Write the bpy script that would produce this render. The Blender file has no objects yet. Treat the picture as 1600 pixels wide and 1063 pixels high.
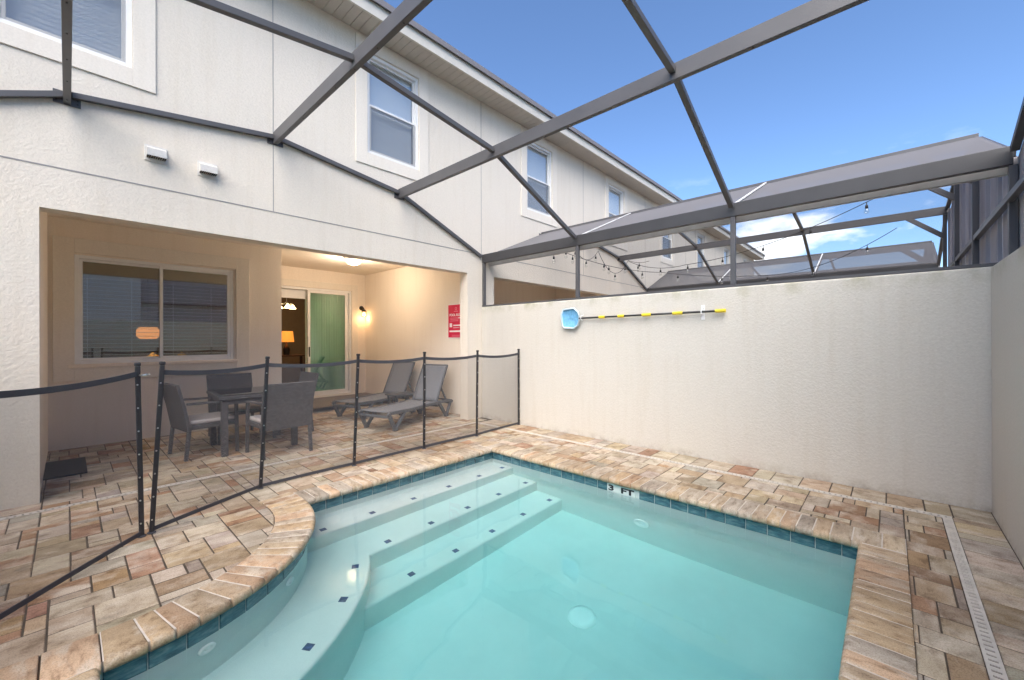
import bpy, bmesh, math, random
from mathutils import Vector, Matrix
R = math.radians
rng = random.Random(7)
scene = bpy.context.scene

# ------------------------------------------------------------------ camera
FOCAL, THETA, CAM_H = 640.0, 42.67, 1.40           # focal length in pixels of the 1600 px wide photograph
cam_d = bpy.data.cameras.new('camera')
cam = bpy.data.objects.new('camera', cam_d)
scene.collection.objects.link(cam)
cam_d.sensor_width = 36.0
cam_d.lens = FOCAL / 1600.0 * 36.0
cam_d.clip_start = 0.05
cam_d.clip_end = 2000.0
cam_d.shift_y = -1.5 / 1600.0
cam.matrix_world = (Matrix.Translation((0, 0, CAM_H)) @ Matrix.Rotation(R(THETA - 90), 4, 'Z')
                    @ Matrix.Rotation(R(90), 4, 'X') @ Matrix.Rotation(R(-0.15), 4, 'Z'))
scene.camera = cam

# ------------------------------------------------------------------ sky, sun, exposure
SUN_EL, SUN_AZ = 48.0, 211.0       # azimuth of the direction TOWARDS the sun, degrees counter-clockwise from +X
world = bpy.data.worlds.new('World')
scene.world = world
world.use_nodes = True
wn, wl = world.node_tree.nodes, world.node_tree.links
wn.clear()
w_out = wn.new('ShaderNodeOutputWorld')
w_bg = wn.new('ShaderNodeBackground')
w_bg.inputs['Strength'].default_value = 0.106
sky = wn.new('ShaderNodeTexSky')
sky.sky_type = 'NISHITA'
sky.sun_disc = False
sky.sun_elevation = R(SUN_EL)
sky.sun_rotation = R(90 - SUN_AZ)
sky.air_density = 1.0
sky.dust_density = 0.1
sky.ozone_density = 6.0
sky.altitude = 1200
# fair-weather clouds low over the horizon, all the way round
tc = wn.new('ShaderNodeTexCoord')
cmap = wn.new('ShaderNodeMapping'); cmap.inputs['Scale'].default_value = (1, 1, 2.6)
cmap.inputs['Location'].default_value = (0.7, 1.9, 0.0)
cn = wn.new('ShaderNodeTexNoise'); cn.inputs['Scale'].default_value = 3.6; cn.inputs['Detail'].default_value = 9; cn.inputs['Roughness'].default_value = 0.56
cr = wn.new('ShaderNodeValToRGB'); cr.color_ramp.elements[0].position = 0.525; cr.color_ramp.elements[1].position = 0.62
sep = wn.new('ShaderNodeSeparateXYZ')
alt = wn.new('ShaderNodeMapRange'); alt.inputs['From Min'].default_value = 0.21; alt.inputs['From Max'].default_value = 0.34
alt.inputs['To Min'].default_value = 1.0; alt.inputs['To Max'].default_value = 0.0
cm = wn.new('ShaderNodeMath'); cm.operation = 'MULTIPLY'
cmix = wn.new('ShaderNodeMixRGB'); cmix.inputs['Color2'].default_value = (7.6, 7.9, 8.3, 1)
wl.new(tc.outputs['Generated'], cmap.inputs['Vector']); wl.new(cmap.outputs['Vector'], cn.inputs['Vector'])
wl.new(cn.outputs['Fac'], cr.inputs['Fac']); wl.new(tc.outputs['Generated'], sep.inputs[0])
wl.new(sep.outputs['Z'], alt.inputs['Value']); wl.new(cr.outputs['Color'], cm.inputs[0]); wl.new(alt.outputs['Result'], cm.inputs[1])
wl.new(cm.outputs[0], cmix.inputs['Fac']); wl.new(sky.outputs['Color'], cmix.inputs['Color1'])
wl.new(cmix.outputs['Color'], w_bg.inputs['Color']); wl.new(w_bg.outputs[0], w_out.inputs['Surface'])

sun_d = bpy.data.lights.new('sun', 'SUN')
sun_d.energy = 3.0
sun_d.angle = R(62)
sun_d.color = (1.0, 0.92, 0.82)
sun = bpy.data.objects.new('sun', sun_d)
scene.collection.objects.link(sun)
sd = Vector((math.cos(R(SUN_AZ)) * math.cos(R(SUN_EL)), math.sin(R(SUN_AZ)) * math.cos(R(SUN_EL)), math.sin(R(SUN_EL))))
sun.rotation_euler = sd.to_track_quat('Z', 'Y').to_euler()
sun.location = (0, 0, 30)

scene.view_settings.view_transform = 'Standard'
scene.view_settings.look = 'None'
scene.view_settings.exposure = 1.36
scene.view_settings.gamma = 1.0
scene.view_settings.use_curve_mapping = False

scene.render.engine = 'CYCLES'
cy = scene.cycles
cy.use_denoising = True; cy.use_light_tree = False
cy.max_bounces = 10; cy.diffuse_bounces = 6; cy.glossy_bounces = 3; cy.transmission_bounces = 6; cy.transparent_max_bounces = 12; cy.volume_bounces = 0
cy.caustics_refractive = True; cy.caustics_reflective = False
cy.sample_clamp_indirect = 8.0
cy.blur_glossy = 0.5

# ------------------------------------------------------------------ materials
MATS = {}
def nodes_of(name):
    m = bpy.data.materials.new(name); m.use_nodes = True
    MATS[name] = m
    return m, m.node_tree.nodes, m.node_tree.links, m.node_tree.nodes['Principled BSDF']

def noise(n, scale, detail=4, rough=0.55):
    t = n.new('ShaderNodeTexNoise'); t.inputs['Scale'].default_value = scale
    t.inputs['Detail'].default_value = detail; t.inputs['Roughness'].default_value = rough
    return t
def ramp(n, *stops):
    r = n.new('ShaderNodeValToRGB'); e = r.color_ramp.elements
    while len(e) < len(stops): e.new(0.5)
    for el, (p, c) in zip(e, stops):
        el.position = p; el.color = (c[0], c[1], c[2], 1)
    return r
def geo_pos(n, l, scale=(1, 1, 1)):
    g = n.new('ShaderNodeNewGeometry'); m = n.new('ShaderNodeMapping'); m.inputs['Scale'].default_value = scale
    l.new(g.outputs['Position'], m.inputs['Vector'])
    return m.outputs['Vector']
def mix(n, l, fac, a, b, mode='MIX'):
    m = n.new('ShaderNodeMixRGB'); m.blend_type = mode
    for s, v in (('Fac', fac), ('Color1', a), ('Color2', b)):
        if isinstance(v, (int, float)): m.inputs[s].default_value = v
        elif isinstance(v, tuple): m.inputs[s].default_value = (v[0], v[1], v[2], 1)
        else: l.new(v, m.inputs[s])
    return m.outputs['Color']
def bump(n, l, height, strength, dist, bsdf, prev=None):
    b = n.new('ShaderNodeBump'); b.inputs['Strength'].default_value = strength; b.inputs['Distance'].default_value = dist
    l.new(height, b.inputs['Height'])
    if prev: l.new(prev, b.inputs['Normal'])
    l.new(b.outputs['Normal'], bsdf.inputs['Normal'])
    return b.outputs['Normal']

def simple(name, col, rough=0.5, metal=0.0, spec=0.5, var=0.0, vscale=12.0, bmp=0.0, bscale=200.0):
    m, n, l, b = nodes_of(name)
    b.inputs['Base Color'].default_value = (*col, 1); b.inputs['Roughness'].default_value = rough
    b.inputs['Metallic'].default_value = metal; b.inputs['Specular IOR Level'].default_value = spec
    p = None
    if var:
        p = geo_pos(n, l); t = noise(n, vscale, 6); l.new(p, t.inputs['Vector'])
        r = ramp(n, (0.3, tuple(c * (1 - var) for c in col)), (0.7, tuple(min(1, c * (1 + var)) for c in col)))
        l.new(t.outputs['Fac'], r.inputs['Fac']); l.new(r.outputs['Color'], b.inputs['Base Color'])
    if bmp:
        p = p or geo_pos(n, l); t = noise(n, bscale, 3); l.new(p, t.inputs['Vector'])
        bump(n, l, t.outputs['Fac'], bmp, 0.004, b)
    return m

def stucco(name, col, stain=(0.56, 0.50, 0.40), stain_amt=0.12, bump_s=0.6, mould=False):
    m, n, l, b = nodes_of(name)
    p = geo_pos(n, l)
    big = noise(n, 0.9, 6, 0.6); l.new(p, big.inputs['Vector'])
    r1 = ramp(n, (0.42, (0, 0, 0)), (0.75, (1, 1, 1))); l.new(big.outputs['Fac'], r1.inputs['Fac'])
    mm = n.new('ShaderNodeMath'); mm.operation = 'MULTIPLY'; mm.inputs[1].default_value = stain_amt
    l.new(r1.outputs['Color'], mm.inputs[0])
    c = mix(n, l, mm.outputs[0], col, stain)
    fine = noise(n, 60, 4); l.new(p, fine.inputs['Vector'])
    r2 = ramp(n, (0.3, (0.94, 0.94, 0.94)), (0.7, (1.03, 1.03, 1.03))); l.new(fine.outputs['Fac'], r2.inputs['Fac'])
    c = mix(n, l, 1.0, c, r2.outputs['Color'], 'MULTIPLY')
    # vertical rain streaks
    ps = geo_pos(n, l, (7, 7, 0.5)); st = noise(n, 1.6, 5, 0.6); l.new(ps, st.inputs['Vector'])
    r3 = ramp(n, (0.50, (1, 1, 1)), (0.80, (0.95, 0.937, 0.915))); l.new(st.outputs['Fac'], r3.inputs['Fac'])
    c = mix(n, l, 1.0, c, r3.outputs['Color'], 'MULTIPLY')
    if mould:   # green algae along the capping
        g = n.new('ShaderNodeNewGeometry'); s = n.new('ShaderNodeSeparateXYZ'); l.new(g.outputs['Position'], s.inputs[0])
        mr = n.new('ShaderNodeMapRange'); mr.inputs['From Min'].default_value = 1.83; mr.inputs['From Max'].default_value = 1.98
        l.new(s.outputs['Z'], mr.inputs['Value'])
        gp = geo_pos(n, l, (1, 1, 0.6)); gn = noise(n, 3.4, 7, 0.65); l.new(gp, gn.inputs['Vector'])
        r4 = ramp(n, (0.47, (0, 0, 0)), (0.68, (0.7, 0.7, 0.7))); l.new(gn.outputs['Fac'], r4.inputs['Fac'])
        m4 = n.new('ShaderNodeMath'); m4.operation = 'MULTIPLY'; l.new(r4.outputs['Color'], m4.inputs[0]); l.new(mr.outputs['Result'], m4.inputs[1])
        c = mix(n, l, m4.outputs[0], c, (0.27, 0.26, 0.12))
        # splash dirt just above the pavers
        md = n.new('ShaderNodeMapRange'); md.inputs['From Min'].default_value = 0.09; md.inputs['From Max'].default_value = 0.0
        l.new(s.outputs['Z'], md.inputs['Value'])
        gd = noise(n, 9, 6, 0.7); l.new(p, gd.inputs['Vector'])
        r5 = ramp(n, (0.42, (0, 0, 0)), (0.7, (0.6, 0.6, 0.6))); l.new(gd.outputs['Fac'], r5.inputs['Fac'])
        m5 = n.new('ShaderNodeMath'); m5.operation = 'MULTIPLY'; l.new(r5.outputs['Color'], m5.inputs[0]); l.new(md.outputs['Result'], m5.inputs[1])
        c = mix(n, l, m5.outputs[0], c, (0.22, 0.16, 0.10))
    l.new(c, b.inputs['Base Color'])
    b.inputs['Roughness'].default_value = 0.9; b.inputs['Specular IOR Level'].default_value = 0.2
    h = noise(n, 46, 3, 0.55); l.new(p, h.inputs['Vector'])
    hr = ramp(n, (0.40, (0, 0, 0)), (0.62, (1, 1, 1))); l.new(h.outputs['Fac'], hr.inputs['Fac'])
    nb = bump(n, l, hr.outputs['Color'], bump_s * 0.45, 0.003, b)
    h2 = noise(n, 150, 2); l.new(p, h2.inputs['Vector'])
    bump(n, l, h2.outputs['Fac'], bump_s * 0.4, 0.0012, b, nb)
    return m

def brickish(name, streak=(1, 1, 1), light=1.0):
    """weathered tumbled paver: tone from the object's own colour (or face colour), streaks and stains on top"""
    m, n, l, b = nodes_of(name)
    oi = n.new('ShaderNodeObjectInfo'); at = n.new('ShaderNodeAttribute'); at.attribute_name = 'tone'
    tone = mix(n, l, 1.0, oi.outputs['Color'], at.outputs['Color'], 'ADD')
    off = n.new('ShaderNodeVectorMath'); off.operation = 'SCALE'; off.inputs['Scale'].default_value = 9.0
    l.new(tone, off.inputs[0])
    g = n.new('ShaderNodeNewGeometry'); ad = n.new('ShaderNodeVectorMath'); ad.operation = 'ADD'
    l.new(g.outputs['Position'], ad.inputs[0]); l.new(off.outputs[0], ad.inputs[1])
    mp = n.new('ShaderNodeMapping'); mp.inputs['Scale'].default_value = streak; l.new(ad.outputs[0], mp.inputs['Vector'])
    t1 = noise(n, 6, 8, 0.62); l.new(mp.outputs[0], t1.inputs['Vector'])
    r1 = ramp(n, (0.34, (0.60, 0.54, 0.49)), (0.46, (0.95, 0.92, 0.88)), (0.60, (1.06, 1.05, 1.03)), (0.72, (1.16, 1.15, 1.14)))
    l.new(t1.outputs['Fac'], r1.inputs['Fac'])
    c = mix(n, l, 1.0, tone, r1.outputs['Color'], 'MULTIPLY')
    t2 = noise(n, 3.1, 7, 0.6); l.new(mp.outputs[0], t2.inputs['Vector'])
    r2 = ramp(n, (0.50, (0, 0, 0)), (0.66, (0.75, 0.75, 0.75))); l.new(t2.outputs['Fac'], r2.inputs['Fac'])
    c = mix(n, l, r2.outputs['Color'], c, (0.64, 0.56, 0.455))           # pale lime bloom
    t4 = noise(n, 2.3, 8, 0.68); l.new(mp.outputs[0], t4.inputs['Vector'])
    r4 = ramp(n, (0.58, (0, 0, 0)), (0.74, (0.62, 0.62, 0.62))); l.new(t4.outputs['Fac'], r4.inputs['Fac'])
    c = mix(n, l, r4.outputs['Color'], c, (0.19, 0.155, 0.13))           # charcoal blend
    t3 = noise(n, 160, 3); l.new(g.outputs['Position'], t3.inputs['Vector'])
    r3 = ramp(n, (0.30, (0.68, 0.67, 0.66)), (0.55, (1.05, 1.05, 1.05))); l.new(t3.outputs['Fac'], r3.inputs['Fac'])
    c = mix(n, l, 1.0, c, r3.outputs['Color'], 'MULTIPLY')
    t5 = noise(n, 0.75, 7, 0.62); l.new(g.outputs['Position'], t5.inputs['Vector'])       # damp and grime patches across many stones
    r5 = ramp(n, (0.40, (0.62, 0.57, 0.53)), (0.56, (1.0, 0.99, 0.98))); l.new(t5.outputs['Fac'], r5.inputs['Fac'])
    c = mix(n, l, 0.75, c, r5.outputs['Color'], 'MULTIPLY')
    l.new(c, b.inputs['Base Color'])
    b.inputs['Roughness'].default_value = 0.78; b.inputs['Specular IOR Level'].default_value = 0.3
    nb = bump(n, l, t1.outputs['Fac'], 0.35, 0.006, b)
    bump(n, l, t3.outputs['Fac'], 0.35, 0.002, b, nb)
    return m

def tinted_film(name, col, opacity, rough=0.9):
    """fine woven net whose threads are far below a pixel: part see-through, part cloth"""
    m, n, l, b = nodes_of(name)
    out = n['Material Output']; tr = n.new('ShaderNodeBsdfTransparent'); mx = n.new('ShaderNodeMixShader')
    mx.inputs[0].default_value = opacity
    b.inputs['Base Color'].default_value = (*col, 1); b.inputs['Roughness'].default_value = rough; b.inputs['Specular IOR Level'].default_value = 0.2
    l.new(tr.outputs[0], mx.inputs[1]); l.new(b.outputs[0], mx.inputs[2]); l.new(mx.outputs[0], out.inputs['Surface'])
    return m

def slanted_screen(name, col, open_fac):
    """insect screen: the thread thickness hides more when seen at a slant (1 - open^(1/cos))"""
    m = tinted_film(name, col, 0.5); n, l = m.node_tree.nodes, m.node_tree.links
    g = n.new('ShaderNodeNewGeometry'); d = n.new('ShaderNodeVectorMath'); d.operation = 'DOT_PRODUCT'
    l.new(g.outputs['Incoming'], d.inputs[0]); l.new(g.outputs['Normal'], d.inputs[1])
    a = n.new('ShaderNodeMath'); a.operation = 'ABSOLUTE'; l.new(d.outputs['Value'], a.inputs[0])
    mxm = n.new('ShaderNodeMath'); mxm.operation = 'MAXIMUM'; mxm.inputs[1].default_value = 0.05; l.new(a.outputs[0], mxm.inputs[0])
    dv = n.new('ShaderNodeMath'); dv.operation = 'DIVIDE'; dv.inputs[0].default_value = 1.0; l.new(mxm.outputs[0], dv.inputs[1])
    pw = n.new('ShaderNodeMath'); pw.operation = 'POWER'; pw.inputs[0].default_value = open_fac; l.new(dv.outputs[0], pw.inputs[1])
    sb = n.new('ShaderNodeMath'); sb.operation = 'SUBTRACT'; sb.inputs[0].default_value = 1.0; l.new(pw.outputs[0], sb.inputs[1])
    for nd in n:
        if nd.type == 'MIX_SHADER': l.new(sb.outputs[0], nd.inputs[0])
    return m

def pane_glass(name, tint, refl=1.0):
    m, n, l, b = nodes_of(name)
    out = n['Material Output']; n.remove(b)
    tr = n.new('ShaderNodeBsdfTransparent'); tr.inputs[0].default_value = (*tint, 1)
    gl = n.new('ShaderNodeBsdfGlossy'); gl.inputs['Roughness'].default_value = 0.01; gl.inputs[0].default_value = (0.96, 0.98, 1, 1)
    g = n.new('ShaderNodeNewGeometry'); d = n.new('ShaderNodeVectorMath'); d.operation = 'DOT_PRODUCT'
    l.new(g.outputs['Incoming'], d.inputs[0]); l.new(g.outputs['Normal'], d.inputs[1])
    ab = n.new('ShaderNodeMath'); ab.operation = 'ABSOLUTE'; l.new(d.outputs['Value'], ab.inputs[0])
    om = n.new('ShaderNodeMath'); om.operation = 'SUBTRACT'; om.inputs[0].default_value = 1.0; l.new(ab.outputs[0], om.inputs[1])
    p5 = n.new('ShaderNodeMath'); p5.operation = 'POWER'; p5.inputs[1].default_value = 5.0; l.new(om.outputs[0], p5.inputs[0])
    mu = n.new('ShaderNodeMath'); mu.operation = 'MULTIPLY_ADD'; mu.inputs[1].default_value = 1 - 0.04 * refl; mu.inputs[2].default_value = 0.04 * refl; mu.use_clamp = True
    l.new(p5.outputs[0], mu.inputs[0])
    mx = n.new('ShaderNodeMixShader'); l.new(mu.outputs[0], mx.inputs[0]); l.new(tr.outputs[0], mx.inputs[1]); l.new(gl.outputs[0], mx.inputs[2])
    l.new(mx.outputs[0], out.inputs['Surface'])
    return m

def glow(name, col, strength, base=(0.8, 0.7, 0.5)):
    m, n, l, b = nodes_of(name)
    b.inputs['Base Color'].default_value = (*base, 1)
    b.inputs['Emission Color'].default_value = (*col, 1); b.inputs['Emission Strength'].default_value = strength
    return m

stucco('stucco', (0.74, 0.68, 0.59), stain_amt=0.10, bump_s=1.0)
stucco('stucco_garden', (0.60, 0.57, 0.515), mould=True, stain_amt=0.16, bump_s=0.7)
stucco('smooth_stucco', (0.77, 0.715, 0.63), stain_amt=0.08, bump_s=0.12)
stucco('porch_paint', (0.83, 0.75, 0.65), stain_amt=0.06, bump_s=0.35)
simple('joint_line', (0.30, 0.29, 0.28), 0.7)
simple('fascia_paint', (0.62, 0.59, 0.525), 0.6, var=0.05)
simple('soffit_vinyl', (0.50, 0.46, 0.41), 0.7, var=0.04)
simple('shingle', (0.10, 0.09, 0.095), 0.95, var=0.3, vscale=30, bmp=0.5, bscale=60)
simple('drip_edge', (0.19, 0.18, 0.19), 0.6)
simple('white_vinyl', (0.80, 0.80, 0.79), 0.4, var=0.03)
simple('white_plastic', (0.66, 0.64, 0.60), 0.45, var=0.06, vscale=40)
simple('drain_white', (0.93, 0.93, 0.92), 0.4)
simple('grate_plastic', (0.56, 0.52, 0.465), 0.6, var=0.14, vscale=14)
simple('drain_gap', (0.05, 0.045, 0.04), 0.9)
simple('blind_vinyl', (0.86, 0.88, 0.89), 0.6)
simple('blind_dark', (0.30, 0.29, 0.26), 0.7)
simple('olive_fabric', (0.10, 0.085, 0.03), 0.9, var=0.2, vscale=30)
simple('cage_bronze', (0.088, 0.086, 0.090), 0.42, spec=0.5, var=0.10, vscale=3.0)
simple('cage_dark', (0.048, 0.047, 0.050), 0.45, var=0.10, vscale=3.0)
simple('cage_light', (0.40, 0.39, 0.39), 0.5, var=0.08)
simple('panel_metal', (0.40, 0.39, 0.42), 0.75, spec=0.25, var=0.10, vscale=2.0)
simple('screw', (0.03, 0.03, 0.03), 0.5)
simple('fence_black', (0.022, 0.022, 0.026), 0.45, var=0.2, vscale=30)
simple('fence_tape', (0.055, 0.055, 0.065), 0.75)
simple('bright_metal', (0.7, 0.7, 0.7), 0.3, metal=1.0)
simple('lounger_resin', (0.10, 0.105, 0.115), 0.55, var=0.12, vscale=20, bmp=0.15)
simple('table_resin', (0.07, 0.07, 0.075), 0.6, var=0.15)
simple('cushion', (0.46, 0.415, 0.40), 0.95, var=0.07, bmp=0.2, bscale=300)
simple('rubber', (0.018, 0.018, 0.022), 0.9, bmp=0.7, bscale=260)
simple('net_blue', (0.16, 0.42, 0.66), 0.7, var=0.22, vscale=25)
simple('net_rim', (0.60, 0.72, 0.78), 0.45)
simple('pole_black', (0.03, 0.03, 0.03), 0.4)
simple('pole_yellow', (0.75, 0.58, 0.03), 0.45)
simple('sign_red', (0.62, 0.012, 0.065), 0.4)
simple('sign_white', (0.85, 0.78, 0.78), 0.5)
simple('sign_pink', (0.78, 0.25, 0.33), 0.5)
simple('lamp_black', (0.02, 0.018, 0.016), 0.4)
simple('cord_black', (0.02, 0.02, 0.02), 0.6)
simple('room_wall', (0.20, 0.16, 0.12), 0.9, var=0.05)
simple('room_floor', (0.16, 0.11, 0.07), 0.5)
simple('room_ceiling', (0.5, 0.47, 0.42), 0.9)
simple('dark_wood', (0.06, 0.035, 0.022), 0.5, var=0.2)
simple('sofa_cloth', (0.09, 0.085, 0.10), 0.95)
simple('pillow_yellow', (0.62, 0.46, 0.05), 0.9)
simple('curtain_cloth', (0.78, 0.84, 0.80), 0.9)
simple('mark_blue', (0.06, 0.10, 0.21), 0.3, var=0.5, vscale=60)
simple('marker_white', (0.72, 0.76, 0.74), 0.35)
simple('marker_black', (0.02, 0.02, 0.025), 0.4)
simple('grout', (0.55, 0.55, 0.52), 0.9, var=0.1)
simple('coping_grout', (0.58, 0.52, 0.45), 0.95, var=0.1, bmp=0.3)
simple('joint_sand', (0.075, 0.056, 0.040), 0.95, var=0.4, vscale=8, bmp=0.4, bscale=120)
brickish('paver', (1.3, 1.9, 1))
brickish('paver_cross', (1.9, 1.3, 1))
brickish('coping_x', (1.6, 5.0, 3)); brickish('coping_y', (5.0, 1.6, 3)); brickish('coping_c', (3.0, 3.0, 3))
tinted_film('fence_net', (0.115, 0.113, 0.12), 0.36)
tinted_film('window_screen', (0.22, 0.22, 0.225), 0.36)
slanted_screen('cage_screen', (0.165, 0.162, 0.172), 0.83)
slanted_screen('cage_screen_far', (0.12, 0.119, 0.128), 0.66)
pane_glass('glass', (0.95, 0.97, 0.98), 3.5)
pane_glass('glass_big', (0.80, 0.82, 0.80), 5.5)
pane_glass('glass_green', (0.58, 0.82, 0.69), 4.0)
pane_glass('bulb_glass', (0.93, 0.93, 0.91), 2.0)
pane_glass('table_glass', (0.40, 0.44, 0.45), 2.5)
glow('bowl_glow', (1.0, 0.82, 0.55), 1.0)
glow('sconce_glow', (1.0, 0.62, 0.26), 4.0)
glow('shade_glow', (1.0, 0.74, 0.36), 4.0)
glow('lampshade_glow', (1.0, 0.30, 0.04), 0.45, (0.35, 0.12, 0.03))
glow('pendant_glow', (1.0, 0.36, 0.09), 0.55, (0.4, 0.16, 0.05))
glow('downlight_glow', (1.0, 0.86, 0.66), 6.0)

# wicker weave
m, n, l, b = nodes_of('wicker')
p = geo_pos(n, l)
wv = n.new('ShaderNodeTexBrick'); wv.inputs['Scale'].default_value = 20; wv.inputs['Mortar Size'].default_value = 0.05
wv.inputs['Color1'].default_value = (0.085, 0.077, 0.08, 1); wv.inputs['Color2'].default_value = (0.19, 0.175, 0.18, 1); wv.inputs['Mortar'].default_value = (0.03, 0.028, 0.03, 1)
cmb = n.new('ShaderNodeSeparateXYZ'); l.new(p, cmb.inputs[0])
ad = n.new('ShaderNodeMath'); ad.operation = 'ADD'; l.new(cmb.outputs['X'], ad.inputs[0]); l.new(cmb.outputs['Y'], ad.inputs[1])
cb2 = n.new('ShaderNodeCombineXYZ'); l.new(ad.outputs[0], cb2.inputs['X']); l.new(cmb.outputs['Z'], cb2.inputs['Y'])
l.new(cb2.outputs[0], wv.inputs['Vector']); l.new(wv.outputs['Color'], b.inputs['Base Color'])
b.inputs['Roughness'].default_value = 0.6
iv = n.new('ShaderNodeMath'); iv.operation = 'SUBTRACT'; iv.inputs[0].default_value = 1; l.new(wv.outputs['Fac'], iv.inputs[1])
bump(n, l, iv.outputs[0], 0.6, 0.004, b)

# woven sling
m, n, l, b = nodes_of('sling')
b.inputs['Base Color'].default_value = (0.19, 0.197, 0.215, 1); b.inputs['Roughness'].default_value = 0.85
p = geo_pos(n, l); t = noise(n, 260, 2); l.new(p, t.inputs['Vector']); bump(n, l, t.outputs['Fac'], 0.3, 0.002, b)

# glazed slate-blue waterline tile
m, n, l, b = nodes_of('pool_tile')
oi = n.new('ShaderNodeObjectInfo')
g = n.new('ShaderNodeNewGeometry'); om = n.new('ShaderNodeVectorMath'); om.operation = 'MULTIPLY_ADD'
l.new(oi.outputs['Random'], om.inputs[0]); om.inputs[1].default_value = (13, 7, 9); l.new(g.outputs['Position'], om.inputs[2])
mp = n.new('ShaderNodeMapping'); mp.inputs['Scale'].default_value = (4, 4, 16); l.new(om.outputs[0], mp.inputs['Vector'])
t = noise(n, 3.0, 7, 0.65); l.new(mp.outputs[0], t.inputs['Vector'])
r = ramp(n, (0.32, (0.035, 0.09, 0.12)), (0.5, (0.07, 0.17, 0.215)), (0.68, (0.17, 0.28, 0.29)))
l.new(t.outputs['Fac'], r.inputs['Fac']); l.new(r.outputs['Color'], b.inputs['Base Color'])
b.inputs['Roughness'].default_value = 0.22
bump(n, l, t.outputs['Fac'], 0.25, 0.004, b)

# pool plaster
m, n, l, b = nodes_of('plaster')
p = geo_pos(n, l); t = noise(n, 1.7, 8, 0.62); l.new(p, t.inputs['Vector'])
r = ramp(n, (0.3, (0.66, 0.695, 0.685)), (0.7, (0.745, 0.77, 0.76))); l.new(t.outputs['Fac'], r.inputs['Fac'])
t2 = noise(n, 220, 2); l.new(p, t2.inputs['Vector'])
r2 = ramp(n, (0.3, (0.95, 0.95, 0.95)), (0.6, (1, 1, 1))); l.new(t2.outputs['Fac'], r2.inputs['Fac'])
l.new(mix(n, l, 1.0, r.outputs['Color'], r2.outputs['Color'], 'MULTIPLY'), b.inputs['Base Color'])
b.inputs['Roughness'].default_value = 0.8

# water: refracting surface, absorbing body
m, n, l, b = nodes_of('pool_water')
out = n['Material Output']; n.remove(b)
gs = n.new('ShaderNodeBsdfGlass'); gs.inputs['IOR'].default_value = 1.333; gs.inputs['Roughness'].default_value = 0.0
va = n.new('ShaderNodeVolumeAbsorption'); va.inputs['Color'].default_value = (0.10, 0.95, 0.965, 1); va.inputs['Density'].default_value = 0.47
p = geo_pos(n, l); t = noise(n, 2.2, 2, 0.4); l.new(p, t.inputs['Vector'])
bp = n.new('ShaderNodeBump'); bp.inputs['Strength'].default_value = 0.10; bp.inputs['Distance'].default_value = 0.03
l.new(t.outputs['Fac'], bp.inputs['Height']); l.new(bp.outputs[0], gs.inputs['Normal'])
l.new(gs.outputs[0], out.inputs['Surface']); l.new(va.outputs[0], out.inputs['Volume'])

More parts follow.
